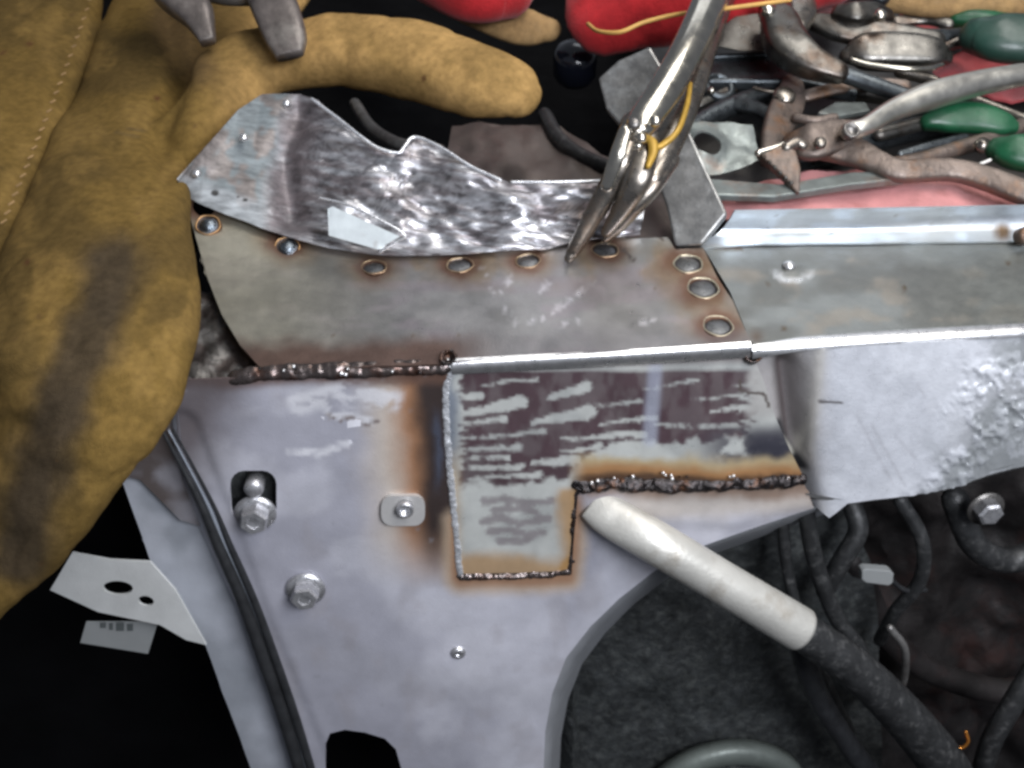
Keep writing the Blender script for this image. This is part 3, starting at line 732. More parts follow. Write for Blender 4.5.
# recessed pocket behind the slots
sheet('slot_backing', [(215, 455), (290, 455), (290, 535), (215, 535)], lambda x, y: pf(x, y, -.008), M['liner'], car, step=12)

# bolts
def hexbolt(x, y, r, ang=0, off=.001):
    c = pf(x, y, off); s = pxof(c); r = r * s
    lathe('flange_bolt', [(r * .95, 0), (r, .0008), (r * .96, .0018), (r * .72, .0026)], c, FN, M['bolt'], car, seg=32)
    b = car.children[-1] if False else bpy.data.objects[[o.name for o in C.objects][-1]]
    ax = Vector((math.cos(ang), 0, math.sin(ang)))
    lathe('bolt_head', [(r * .70, .0015), (r * .70, .0075), (r * .62, .0088), (r * .34, .0088), (r * .30, .0082), (r * .02, .0080)], c, FN, M['bolt'], b, sides=6, seg=36, axis=ax)
hexbolt(256, 512, 21, .3)
hexbolt(306, 588, 20, .1)
q = pf(254, 488, .001)
lathe('stud_end', [(.0042, -.006), (.0042, .004), (.0030, .0052), (.0002, .0054)], pf(255, 484, 0), FN, M['bolt'], car)
slotp = sheet('clip_plate', rrect(381, 496, 425, 526, 11), lambda x, y: pf(x, y, .003), M['zinc'], car, step=4, thick=.0025, colfn=lambda x, y: base4(x, (.52, .51, .50), .36))
lathe('clip_stud', [(.0040, 0), (.0038, .003), (.0026, .0036), (.0022, .0015), (.0002, .001)], pf(405, 507, .003), FN, M['bolt'], car)
lathe('small_screw', [(.0042, -.0002), (.0038, .001), (.0026, .0020), (.0012, .0022), (.0010, .0012), (.0001, .001)], pf(458, 652, .0005), FN, M['bolt'], car)
for x, y in ((462, 636), (352, 752)):
    pass

# crossing bracket behind the rail
sb = [(598, 78), (618, 60), (650, 46), (664, 70), (690, 132), (708, 172), (727, 213), (702, 244), (675, 246), (666, 205), (654, 172), (630, 138), (606, 108)]
bp0, bn0 = pt(690, 230, .008), Vector((-.25, -.6, .76)).normalized()
br = slab('cross_bracket', sb, lambda x, y: pp(x, y, bp0, bn0), bn0, .006, M['bracket'], car, bev=.0012)
# recessed inner panels behind the torn sheet
def dull(c, r=.45): return lambda x, y: mixc(base4(x, c, r), tuple(k * .45 for k in c) + (r,), ss(.45, .62, fbm(x, y, 30, 4, 130)))
sheet('inner_bay_panel', [(452, 128), (480, 124), (560, 130), (600, 160), (660, 170), (690, 260), (600, 260), (480, 240), (440, 200)], lambda x, y: pt(x, y, -.006), M['steel'], car, step=6, colfn=dull((.17, .14, .125)), hfn=lambda x, y: (fbm(x, y, 40, 3, 131) - .5) * .010)
tube('bay_tube', [pt(545, 115, -.002), pt(560, 140, -.002), pt(590, 160, -.002), pt(640, 176, -.002), pt(690, 180, -.002)], .0042, M['hose'], None)
bt = bpy.data.objects['bay_tube']; tag(bt, 'thin dark pipe curving behind the upright locking pliers', 'pipe')
tube('bay_rod', [pt(355, 104, -.01), pt(372, 128, -.01), pt(400, 144, -.01), pt(440, 150, -.01)], .0035, M['strut'], None)
tag(bpy.data.objects['bay_rod'], 'grey bent rod in the dark gap under the ochre glove finger', 'rod')
sheet('bay_shade_sheet', [(-120, -60), (1150, -60), (1150, 250), (-120, 250)], lambda x, y: pt(x, y, -.06), M['black'], car, step=40)  # black sheet added to stand for the shade in the upper gaps
# glossy reservoir cap glinting in the gap
cap = lathe('reservoir_cap', [(.012, 0), (.014, .004), (.014, .016), (.012, .021), (.006, .0235), (.0005, .024)], pt(574, 78, -.018), (0, -.2, 1), M['gloss'])
tag(cap, 'glossy black cap glinting in the gap beside the red glove', 'cap')

# fender shelf carrying the tools
sheet('fender_shelf', [(640, -60), (1150, -60), (1150, 240), (735, 214), (690, 180), (650, 100)], lambda x, y: pt(x, y, -.004), M['steel'], car, step=14, colfn=dull((.10, .095, .09)), hfn=lambda x, y: (fbm(x, y, 60, 3, 140) - .5) * .004)

# ------------------------------------------------------------------ wheel arch liner, shock top, dark engine side
def lin(x, y):
    return pf(x, y, -.045 + .02 * math.exp(-((x - 568) / 9) ** 2) * .4)
ln = sheet('wheel_arch_liner', [(520, 560), (560, 520), (840, 500), (870, 560), (880, 640), (880, 820), (520, 820)], lin, M['liner'], step=6, thick=.002,
      hfn=lambda x, y: (fbm(x, y, 60, 3, 150) - .5) * .012 + (fbm(x, y, 8, 3, 151) - .5) * .0015 + .004 * np.exp(-(np.abs(x - 574 - 6 * (fbm(y, y, 30, 2, 3) - .5)) / 3) ** 2) - .02 * ss(600, 540, x), nrm=FN)
tag(ln, 'black pebbled wheel arch liner below the silver pipe', 'liner')
c0 = pf(725, 812, -.030); sp_ = pxof(c0)
st = thing('shock_absorber_top', c0, 'dark domed shock top with a pale rim at the bottom edge', 'shock absorber')
lathe('rim', [(88 * sp_, -.008), (88 * sp_, -.001), (83 * sp_, .002), (70 * sp_, .002), (66 * sp_, -.001)], c0, FN, M['ring'], st, seg=64)
lathe('dome', [(68 * sp_, -.002), (62 * sp_, .004), (40 * sp_, .009), (1 * sp_, .011)], c0, FN, M['liner'], st, seg=48)

eng = sheet('engine_block', [(780, 470), (1180, 420), (1180, 830), (780, 830)], lambda x, y: pf(x, y, -.10), M['engine'], step=7, thick=.01,
      hfn=lambda x, y: (fbm(x, y, 70, 4, 160) - .5) * .06, nrm=FN)
tag(eng, 'dark reddish grimy engine side at the lower right', 'engine')
vo = sheet('bay_void_shade', [(-200, 380), (330, 380), (420, 700), (450, 900), (-200, 900)], lambda x, y: pf(x, y, -.14), M['black'], car, step=30, thick=.004)  # black sheet added behind the apron as the shade of the lower left void

# silver pipe sleeve and hose
hp = thing('heater_pipe', pf(592, 505, .012), 'pale silver sleeve pipe running down from the welded rail, pushed into a dusty black hose', 'pipe')
tube('pipe_sleeve', [pf(592, 502, .001), pf(612, 517, .006), pf(660, 545, .016), pf(720, 581, .020), pf(770, 611, .022), pf(800, 629, .023)], [.0080, .0094, .0098, .0098, .0103, .0106], M['pipe'], hp, t=[.003, .006, .0094, .0098, .0101, .0104], n=60, seg=40, cap=False)
tube('rubber_hose', [pf(800, 630, .022), pf(850, 665, .021), pf(900, 712, .017), pf(945, 768, .012), pf(975, 830, .005)], [.0092, .0100, .0112, .0128, .0135], M['hose'], hp, n=60, seg=28)
def hose(pts, r, label, m='rubber', name='hose', cat_='hose', group=None):
    o = tube(name, [pf(x, y, o_) for x, y, o_ in pts], r, M[m], n=50, seg=16); return tag(o, label, cat_, group)
hose([(800, 640, -.005), (815, 690, -.004), (845, 740, -.006), (890, 800, -.01)], .0062, 'slim black hose hanging below the wide hose toward the bottom edge')
hose([(782, 505, -.02), (786, 560, -.018), (800, 620, -.016), (830, 690, -.02), (850, 730, -.03)], .0030, 'thin grey wire loom dropping behind the end of the silver sleeve', 'hose')
hose([(805, 505, -.012), (815, 560, -.010), (835, 615, -.010), (862, 655, -.012), (868, 700, -.03)], .0042, 'black hose curling down just right of the silver sleeve end', 'hose')
hose([(850, 500, -.03), (858, 530, -.022), (842, 560, -.02), (825, 590, -.024)], .0050, 'short grey hose bent under the corroded rail edge', 'hose')
hose([(900, 500, -.02), (922, 540, -.014), (920, 580, -.014), (895, 612, -.02), (880, 640, -.03)], .0036, 'dull grey hose looped below the rail at the right', 'hose')
hose([(890, 628, -.012), (905, 650, -.01), (902, 685, -.014), (885, 700, -.024)], .0020, 'small pale wire loop beside the wide black hose', 'strut', 'wire', 'wire')
hose([(1040, 660, -.01), (1012, 705, -.006), (990, 745, -.006), (975, 800, -.01)], .0058, 'dusty black hose rising along the bottom right corner', 'hose')
hose([(955, 500, -.035), (975, 545, -.03), (1010, 560, -.03), (1060, 540, -.03)], .007, 'thick dark hose under the far right end of the rail', 'hose')
hose([(850, 560, -.05), (900, 650, -.06), (990, 690, -.06), (1060, 680, -.06)], .008, 'broad brown black pipe in the shadow of the engine side', 'engine')
cn = thing('wire_connector', pf(878, 578, -.012), 'small white plastic connector below the frame rail', 'connector')
slab('plug_body', [(862, 571), (866, 569), (890, 571), (894, 574), (893, 583), (889, 586), (866, 583), (862, 580)], lambda x, y: pf(x, y, -.010), FN, .005, M['label'], cn, bev=.0006)
tube('lead', [pf(890, 579, -.012), pf(905, 590, -.014), pf(925, 590, -.02)], .0014, M['rubber'], cn, seg=8)
fb = thing('bracket_bolt', pf(985, 508, -.02), 'greasy hex bolt in the shadow under the right end of the rail', 'bolt')
lathe('washer', [(.0095, 0), (.0095, .001), (.004, .0012)], pf(985, 508, -.02), FN, M['darkbolt'], fb)
lathe('bolt_head', [(.0065, 0), (.0065, .006), (.005, .007), (.0003, .007)], pf(985, 508, -.019), FN, M['bolt'], fb, sides=6, seg=24)
tag(tube('spring_clip', [pf(948, 742, -.006), pf(960, 748, -.004), pf(968, 742, -.004), pf(966, 732, -.006)], .0009, M['copper'], seg=8), 'tiny orange copper clip catching light beside the hose', 'clip')

# torn paper label below the bracket at the lower left
lb = thing('paper_tag', pf(118, 638, -.01), 'grey paper tag with dark print hanging under the slotted bracket', 'tag')
slab('tag_sheet', [(86, 622), (158, 622), (148, 654), (80, 643)], lambda x, y: pf(x, y, -.010), FN, .0008, M['label'], lb, bev=.0002)
for x0, y0, x1, y1 in ((100, 622.5, 106, 628), (109, 623, 113, 630), (116, 622.5, 124, 631), (127, 624, 133, 631)):
    slab('print_mark', [(x0, y0), (x1, y0), (x1, y1), (x0, y1)], lambda x, y: pf(x, y, -.0096), FN, .0002, M['ink'], lb, bev=.00005)

# ------------------------------------------------------------------ ochre leather glove
def suede_col(x, y):
    c = base4(x, (.165, .104, .030), .95)
    fg = ss(170, 300, x) * (1 - ss(120, 175, y))
    c = mixc(c, (.115, .074, .024, .9), ss(.40, .62, fbm(x, y, 60, 4, 170)))
    c = mixc(c, (.225, .142, .045, .9), ss(.55, .7, fbm(x, y, 30, 4, 171)) * .6)
    c = mixc(c, (.43, .265, .10, .92), fg * (.55 + .4 * ss(.35, .6, fbm(x, y, 45, 4, 174))))  # finger painted paler than the palm to carry the light falloff
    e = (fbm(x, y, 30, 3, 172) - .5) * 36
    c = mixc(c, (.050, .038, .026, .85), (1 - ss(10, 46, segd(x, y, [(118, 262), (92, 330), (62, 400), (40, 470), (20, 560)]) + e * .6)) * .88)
    c = mixc(c, (.11, .07, .035, .85), (1 - ss(6, 36, segd(x, y, [(168, 20), (196, 62)]) + e * .4)) * .6)  # shadow beneath the clamp, painted dark on the leather
    c = mixc(c, (.10, .055, .025, .85), ss(.90, .94, fbm(x, y, 8, 2, 173)) * .6)
    for hx, hy in ((424, 78), (157, 98), (27, 262), (30, 44), (3, 53)):
        c = mixc(c, (.10, .045, .02, .85), 1 - ss(1.5, 4, np.hypot(x - hx, y - hy)))
    for s in ([(127, 128), (144, 131)], [(116, 132), (138, 137)]):
        c = mixc(c, (.10, .07, .035, .85), (1 - ss(.5, 2.2, segd(x, y, s))) * .6)
    return c
def suede_n(a, s=1):
    def f(p):
        x, y = proj(p)
        return float((fbm(np.array([x]), np.array([y]), 70 * s, 3, 180)[0] - .5) * a + (fbm(np.array([x]), np.array([y]), 16, 2, 181)[0] - .5) * a * .12)
    return f
gl = thing('welding_glove', pt(110, 200, .0), 'ochre suede welding glove with a scorched patch, finger lying over the torn panel', 'glove')
def G(x, y, z): return pt(x, y, z)
def wrinkle(X, Y):
    a = (fbm(X, Y, 70, 3, 180) - .5) * .007 + (fbm(X, Y, 40, 2, 183) - .5) * .0008
    # soft creases that run across the leather, folds where finger and palm meet
    u = X * .55 + Y * .85; v = X * -.85 + Y * .55
    n = fbm(u, v * .45, 48, 2, 182)
    a = a - .0009 * (1 - np.abs(2 * n - 1)) ** 8
    for q, w, h in (([(168, 20), (182, 80), (158, 130), (172, 165)], 13, .005), ([(205, 150), (240, 105), (262, 60)], 10, .0015), ([(40, 300), (90, 278), (130, 292)], 11, .002), ([(20, 430), (90, 405), (150, 425)], 12, .002), ([(335, 95), (348, 60), (340, 25)], 9, .0010), ([(455, 112), (465, 75), (458, 48)], 9, .0010)):
        a = a - h * np.exp(-(segd(X, Y, q) / w) ** 2)
    return a
def fuse(name, parts, mat_, parent, vox, colfn):
    """melt several limbs of one glove into one skin"""
    bm = bmesh.new()
    for o in parts: bm.from_mesh(o.data)
    me = bpy.data.meshes.new(name); bm.to_mesh(me); bm.free()
    for o in parts: bpy.data.objects.remove(o)
    t = bpy.data.objects.new(name, me); C.objects.link(t)
    md = t.modifiers.new('r', 'REMESH'); md.mode = 'VOXEL'; md.voxel_size = vox
    m2 = t.modifiers.new('s', 'SMOOTH'); m2.iterations = 7; m2.factor = .6
    dg = bpy.context.evaluated_depsgraph_get(); me2 = bpy.data.meshes.new_from_object(t.evaluated_get(dg))
    bpy.data.objects.remove(t)
    n = len(me2.vertices); co = np.empty(n * 3, np.float32); me2.vertices.foreach_get('co', co); co = co.reshape(-1, 3)
    nn = np.array([v.normal[:] for v in me2.vertices])
    q = np.array([proj(p) for p in co]); h = wrinkle(q[:, 0], q[:, 1])
    co = co + nn * h[:, None]; me2.vertices.foreach_set('co', co.astype(np.float32).ravel()); me2.update()
    q = np.array([proj(p) for p in co]); setcol(me2, colfn(q[:, 0], q[:, 1]))
    me2.materials.clear(); me2.name = name
    return link(name, me2, mat_, parent)
GU = Vector((0, -.35, .95))
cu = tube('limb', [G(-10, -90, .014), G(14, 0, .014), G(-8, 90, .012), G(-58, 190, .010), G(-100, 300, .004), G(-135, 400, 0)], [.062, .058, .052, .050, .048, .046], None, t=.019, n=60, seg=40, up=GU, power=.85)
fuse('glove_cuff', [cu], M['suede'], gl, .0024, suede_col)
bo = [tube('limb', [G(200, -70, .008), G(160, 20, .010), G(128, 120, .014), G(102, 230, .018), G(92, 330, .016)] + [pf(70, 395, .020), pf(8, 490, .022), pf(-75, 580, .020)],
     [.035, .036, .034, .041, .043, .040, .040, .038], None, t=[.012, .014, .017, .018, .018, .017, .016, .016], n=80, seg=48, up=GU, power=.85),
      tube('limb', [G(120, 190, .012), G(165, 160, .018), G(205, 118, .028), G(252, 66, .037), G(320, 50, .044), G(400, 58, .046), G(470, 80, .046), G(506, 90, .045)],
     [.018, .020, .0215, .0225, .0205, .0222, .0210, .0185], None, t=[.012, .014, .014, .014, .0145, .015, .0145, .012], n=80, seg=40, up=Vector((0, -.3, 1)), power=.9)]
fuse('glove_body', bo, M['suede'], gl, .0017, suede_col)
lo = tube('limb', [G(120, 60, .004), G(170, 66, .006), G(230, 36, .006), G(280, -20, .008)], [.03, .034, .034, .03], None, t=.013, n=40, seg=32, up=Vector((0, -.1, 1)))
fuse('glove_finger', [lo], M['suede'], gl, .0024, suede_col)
for k in range(26):
    t = k / 25; x = 104 - 88 * t ** 1.1; y = -10 + 230 * t
    p = pt(x - 10, y, .031 - .006 * t); tube('stitch', [p, p + Vector((-.0012, -.0026, 0))], .00055, M['suede2'], gl, n=2, seg=6)

# clamp jaws over the glove
cj = thing('locking_clamp', pt(235, -20, .045), 'two blunt grey clamp jaws reaching in from the top edge over the ochre glove', 'clamp')
tube('jaw', [pt(150, -45, .070), pt(175, -12, .068), pt(194, 10, .064), pt(203, 28, .059), pt(208, 42, .055)], [.014, .0125, .0095, .0060, .0040], M['clamp'], cj, t=[.010, .010, .007, .005, .003], seg=24, power=.55, cap=False)
tube('jaw', [pt(250, -60, .075), pt(262, -25, .072), pt(276, 10, .066), pt(286, 38, .059), pt(290, 56, .054)], [.013, .0125, .0120, .0105, .0070], M['clamp'], cj, t=[.010, .010, .009, .006, .003], seg=24, power=.55, cap=False)
tube('jaw_link', [pt(160, -35, .068), pt(215, -10, .068), pt(265, -8, .070)], .007, M['strut'], cj, seg=16)

# ------------------------------------------------------------------ red leather glove
rg = thing('red_glove', pt(600, -10, .0), 'red leather glove with yellow welt, two fingertips hanging in at the top', 'glove')
tube('glove_finger', [pt(380, -70, .045), pt(430, -40, .045), pt(470, -16, .043), pt(502, -12, .04)], [.026, .027, .024, .020], M['redl'], rg, t=.016, seg=40, n=50)
tube('glove_finger', [pt(830, -52, .058), pt(760, -34, .052), pt(700, -18, .046), pt(650, -4, .040), pt(612, 10, .034)], [.036, .036, .035, .034, .029], M['redl'], rg, t=[.02, .02, .019, .018, .015], seg=64, n=80, noise=suede_n(.008, .5))
tube('welt', [pt(588, 24, .050), pt(598, 31, .0545), pt(620, 32, .0585), pt(645, 22, .0625), pt(680, 14, .066), pt(730, 8, .070), pt(790, 0, .072)], .0011, M['piping'], rg, seg=10, n=60)
tag(tube('folded_rag', [pt(470, 8, .018), pt(520, 26, .018), pt(548, 30, .018)], [.012, .013, .008], M['suede2'], t=.005, seg=20), 'small brown rag edge between the two red glove fingers', 'rag')

# ------------------------------------------------------------------ upright locking pliers
lp = thing('locking_pliers', pt(600, 215, .01), 'chrome locking pliers clamped upright on the rail edge beside the row of plug welds', 'pliers')
tube('upper_handle', [pt(732, -50, .085), pt(712, -5, .080), pt(690, 45, .073), pt(665, 90, .064), pt(643, 122, .057), pt(636, 132, .054)], [.0088, .0085, .0080, .0078, .0072, .0058], M['chrome'], lp, t=[.006, .006, .006, .006, .0055, .005], n=50, seg=28)
tube('lower_handle', [pt(745, -40, .060), pt(722, 5, .058), pt(706, 50, .055), pt(688, 100, .049), pt(666, 148, .041), pt(652, 178, .034)], [.0052, .0055, .0055, .0065, .0070, .0060], M['dullchrome'], lp, t=.005, n=50, seg=24)
tube('release_lever', [pt(690, 84, .060), pt(687, 105, .058), pt(678, 130, .054), pt(664, 144, .050), pt(656, 148, .049)], [.0012, .0013, .0014, .0016, .0014], M['yellow'], lp, seg=12)
tube('toggle_link', [pt(646, 138, .054), pt(652, 142, .053), pt(653, 152, .050), pt(648, 166, .046)], [.0016, .0022, .0022, .0014], M['yellow'], lp, t=.0014, seg=16)
tube('upper_jaw', [pt(634, 124, .055), pt(627, 142, .049), pt(620, 165, .042), pt(608, 190, .031), pt(590, 222, .018), pt(574, 250, .0075), pt(569, 258, .005)], [.0060, .0056, .0052, .0052, .0045, .0032, .0022], M['dullchrome'], lp, t=[.005, .0055, .0055, .0055, .005, .0036, .0022], n=60, seg=24, power=.8)
tube('chrome_band', [pt(625, 132, .060), pt(617, 156, .0525), pt(607, 186, .040)], [.0030, .0034, .0028], M['chrome'], lp, t=.0012, seg=20)
tube('side_plate', [pt(648, 138, .051), pt(642, 160, .045), pt(636, 182, .038), pt(622, 208, .026), pt(606, 232, .014)], [.0055, .0066, .0062, .0045, .0025], M['dullchrome'], lp, t=[.003, .0035, .0035, .003, .0022], n=40, seg=24)
tube('lower_jaw', [pt(668, 160, .038), pt(652, 185, .032), pt(636, 206, .024), pt(620, 226, .014), pt(606, 240, .008)], [.0055, .0050, .0040, .0030, .0018], M['dullchrome'], lp, t=.004, n=40, seg=20)
for x, y, z, r in ((634, 124, .063, .0028), (655, 121, .063, .0026), (641, 138, .060, .0024), (638, 146, .056, .0020)):
    lathe('rivet', [(r, -.001), (r * .95, .001), (r * .6, .0018), (r * .05, .002)], pt(x, y, z), (-.1, -.5, .85), M['chrome'] if r != .0028 else M['darkbolt'], lp, seg=20)
lathe('handle_rivet', [(.0038, -.002), (.0036, .002), (.002, .003), (.0002, .0032)], pt(711, 26, .066), (0, -.5, .85), M['chrome'], lp, seg=20)

# ------------------------------------------------------------------ rags on the shelf
def rag(name, poly, z, amp, m, label, seed, sc=45):
    o = sheet(name, poly, lambda x, y: pt(x, y, z), M[m], step=5, thick=.0015, hfn=lambda x, y: (fbm(x, y * 1.5, sc, 4, seed) - .3) * amp)
    return tag(o, label, 'rag')
rag('shop_rag', [(700, 205), (760, 185), (850, 172), (940, 176), (1010, 196), (1080, 190), (1080, 225), (900, 222), (730, 222)], .002, .010, 'pink', 'pale pink shop rag tucked along the rear flange of the rail', 190)
rag('shop_rag', [(930, 66), (970, 55), (1080, 55), (1080, 112), (980, 100), (938, 96)], .004, .014, 'redrag', 'deep red rag bunched between the green handles and the chrome handle', 191, 30)
rag('shop_rag', [(790, -30), (846, -30), (842, 6), (832, 18), (806, 16)], .014, .010, 'pink', 'pink rag corner at the top edge beside the red glove', 192, 30)
rag('shop_rag', [(900, 14), (960, 8), (985, 22), (960, 34), (905, 32)], .010, .010, 'redrag', 'small dull red rag fold under the brown leather edge', 193, 30)

# ------------------------------------------------------------------ tools in the pile
k1 = thing('locking_pliers', pt(860, 140, .0), 'bright chrome handled locking pliers with rusty jaws lying across the tool pile', 'pliers')
tube('upper_handle', [pt(849, 131, .030), pt(866, 126, .031), pt(892, 111, .032), pt(930, 96, .034), pt(975, 84, .035), pt(1010, 77, .036), pt(1022, 75, .036)], [.0046, .0046, .0056, .0072, .0068, .0062, .0060], M['satin'], k1, t=[.0045, .0045, .0055, .0070, .0066, .006, .006], n=70, seg=32)
lathe('pivot_hole', [(.0042, -.002), (.0042, .0012), (.0034, .0018), (.0030, -.0005), (.0002, -.001)], pt(851, 131, .034), (.1, -.5, .85), M['darkbolt'], k1, seg=24)
tube('jaw_body', [pt(852, 132, .024), pt(835, 136, .024), pt(812, 142, .023), pt(795, 145, .020)], [.0060, .0085, .0095, .0070], M['rust'], k1, t=.004, n=30, seg=24, power=.5)
slab('fixed_jaw', [(757, 152), (772, 148), (784, 143), (796, 150), (801, 168), (800, 192), (796, 192), (784, 176), (768, 162)], lambda x, y: pp(x, y, pt(790, 165, .022), Vector((-.1, -.5, .85)).normalized()), (-.1, -.5, .85), .006, M['rust'], k1, bev=.0012)
tube('jaw_bar', [pt(758, 153, .0245), pt(775, 148, .0255), pt(783, 145, .026)], .0018, M['chrome'], k1, seg=12)
tube('jaw_bolt', [pt(786, 148, .026), pt(796, 143, .027), pt(803, 146, .026)], [.0028, .0030, .0024], M['dullchrome'], k1, seg=16)
tube('lower_handle', [pt(822, 148, .018), pt(850, 151, .018), pt(878, 163, .017), pt(900, 171, .016), pt(950, 170, .015), pt(985, 178, .014), pt(1020, 191, .013), pt(1060, 202, .012)], [.0060, .0078, .0060, .0058, .0056, .0060, .0062, .006], M['rust'], k1, t=.0040, n=70, seg=24, power=.6)
tube('adjusting_spring', [pt(796, 118, .020), pt(815, 121, .020), pt(834, 118, .020)], .0026, M['rust'], k1, seg=12)

k2 = thing('bent_nose_pliers', pt(770, 110, .0), 'rusty brown slip joint plier head with a bright round pivot, beside the burnt offcut', 'pliers')
tube('jaw', [pt(768, 160, .012), pt(772, 140, .014), pt(782, 118, .016), pt(790, 98, .016), pt(792, 84, .015)], [.0040, .0062, .0090, .0085, .0060], M['rust'], k2, t=.004, n=30, seg=24, power=.5)
lathe('pivot_pin', [(.0062, -.001), (.0060, .002), (.0045, .0032), (.0003, .0034)], pt(784, 97, .021), (0, -.3, .9), M['dullchrome'], k2, seg=28)
tube('handle', [pt(792, 84, .012), pt(830, 90, .010), pt(870, 94, .010), pt(900, 98, .010)], .005, M['oldtool'], k2, seg=16)

for k in range(6):
    x = 762 + k * 5.4; y = 156 + k * 5.2
    lathe('jaw_tooth', [(.0012, -.001), (.0011, .0006), (.0003, .0011)], pt(x + 2, y + 1, .0245 - k * .0006), (-.2, -.6, .7), M['oldtool'], k1, seg=8)
lathe('jaw_rivet', [(.0032, -.001), (.0030, .0012), (.0018, .0020), (.0002, .0021)], pt(820, 143, .0275), (0, -.4, .9), M['dullchrome'], k1, seg=18)
k3 = thing('water_pump_pliers', pt(800, 30, .0), 'heavy curved grey pliers with a long dark handle at the top of the pile', 'pliers')
tube('upper_jaw', [pt(768, 12, .045), pt(778, 22, .044), pt(788, 45, .040), pt(810, 62, .036), pt(838, 73, .033)], [.0055, .0100, .0110, .0085, .0055], M['oldtool'], k3, t=[.006, .008, .008, .007, .005], n=50, seg=28, power=.5)
tube('jaw_head', [pt(785, -12, .045), pt(794, -2, .046), pt(800, 12, .045), pt(795, 30, .042)], [.006, .0085, .0090, .006], M['dullchrome'], k3, t=.007, n=30, seg=24, power=.6)
lathe('jaw_rivet', [(.0040, -.001), (.0038, .002), (.002, .003), (.0002, .0031)], pt(768, 11, .051), (0, -.5, .85), M['chrome'], k3, seg=20)
tube('handle', [pt(830, 70, .030), pt(860, 80, .027), pt(905, 96, .024), pt(935, 106, .022)], [.0050, .0048, .0045, .004], M['bluetool'], k3, t=.004, seg=20)
tube('rear_handle', [pt(815, 22, .034), pt(842, 28, .034), pt(880, 34, .032), pt(935, 42, .030)], [.005, .0085, .0080, .006], M['oldtool'], k3, t=.004, seg=24, power=.5)

k4 = thing('curved_jaw_pliers', pt(890, 60, .0), 'dull steel pliers showing a long bright curved rim above the red rag', 'pliers')
tube('jaw', [pt(846, 56, .024), pt(862, 52, .026), pt(895, 52, .026), pt(930, 54, .026), pt(946, 58, .024)], [.004, .0095, .0105, .0090, .004], M['oldtool'], k4, t=[.004, .007, .008, .007, .004], n=40, seg=28, power=.5)
tube('bright_rim', [pt(852, 60, .031), pt(870, 65, .030), pt(905, 69, .030), pt(928, 69, .029), pt(942, 65, .028)], .0015, M['chrome'], k4, seg=12)
tube('handle', [pt(900, 72, .016), pt(930, 80, .015), pt(970, 98, .014), pt(1010, 114, .013), pt(1050, 130, .012)], [.0035, .0034, .003, .003, .003], M['dullchrome'], k4, seg=14)

k5 = thing('small_pliers', pt(870, 20, .0), 'small shiny pliers head at the top edge beside the pink rag corner', 'pliers')
tube('jaw', [pt(838, 14, .040), pt(855, 14, .042), pt(872, 14, .040), pt(886, 18, .036)], [.004, .0065, .0065, .004], M['oldtool'], k5, t=.005, seg=24, power=.5)
tube('second_jaw', [pt(840, -4, .036), pt(858, -10, .036), pt(880, -2, .036)], .006, M['bluetool'], k5, t=.005, seg=24, power=.5)
lathe('rivet', [(.0036, -.001), (.0034, .002), (.002, .003), (.0002, .0031)], pt(880, 16, .046), (0, -.5, .85), M['chrome'], k5, seg=20)
tube('handle', [pt(886, 30, .030), pt(915, 36, .029), pt(945, 37, .028), pt(965, 33, .027)], [.004, .005, .005, .003], M['bluetool'], k5, t=.004, seg=18)

dk = slab('trowel_blade', [(712, 44), (716, 30), (736, 16), (765, 12), (772, 30), (776, 48), (758, 51), (738, 50)], lambda x, y: pp(x, y, pt(745, 40, .030), Vector((0, -.35, .93)).normalized()), (0, -.35, .93), .0015, M['oldtool'], bev=.0005)
tag(dk, 'dull curved steel blade just under the red glove', 'blade')
bar = thing('pry_bar', pt(750, 65, .01), 'flat black pry bar lying between the upright pliers and the rusty plier head', 'pry bar')
slab('shaft', [(700, 56), (810, 52), (860, 74), (858, 92), (800, 80), (700, 80)], lambda x, y: pt(x, y, .018), (0, 0, 1), .007, M['bluetool'], bar, bev=.0015)
tube('rolled_edge', [pt(702, 58, .019), pt(760, 55, .019), pt(808, 54, .019)], .0018, M['bluetool'], bar, seg=10)
sk = thing('socket', pt(712, 96, .004), 'small blued socket beside the upright pliers handle', 'socket')
lathe('socket_body', [(.010, 0), (.010, .010), (.0085, .012), (.006, .012), (.0055, .006), (.0002, .006)], pt(712, 98, .006), (.2, -.4, .9), M['bluetool'], sk, seg=28)
lathe('socket_pin', [(.0022, 0), (.0020, .002), (.0002, .003)], pt(711, 92, .020), (0, -.4, .9), M['chrome'], sk, seg=14)
tag(tube('punch', [pt(690, 128, .006), pt(720, 112, .008), pt(755, 98, .010), pt(785, 92, .011)], [.005, .0060, .0055, .004], M['bluetool'], seg=18), 'dark steel punch leaning behind the burnt sheet offcut', 'punch')
tag(tube('scribe_wire', [pt(754, 88, .022), pt(765, 91, .022), pt(778, 93, .022)], .0010, M['dullchrome'], seg=8), 'short bright wire end above the burnt offcut', 'wire')

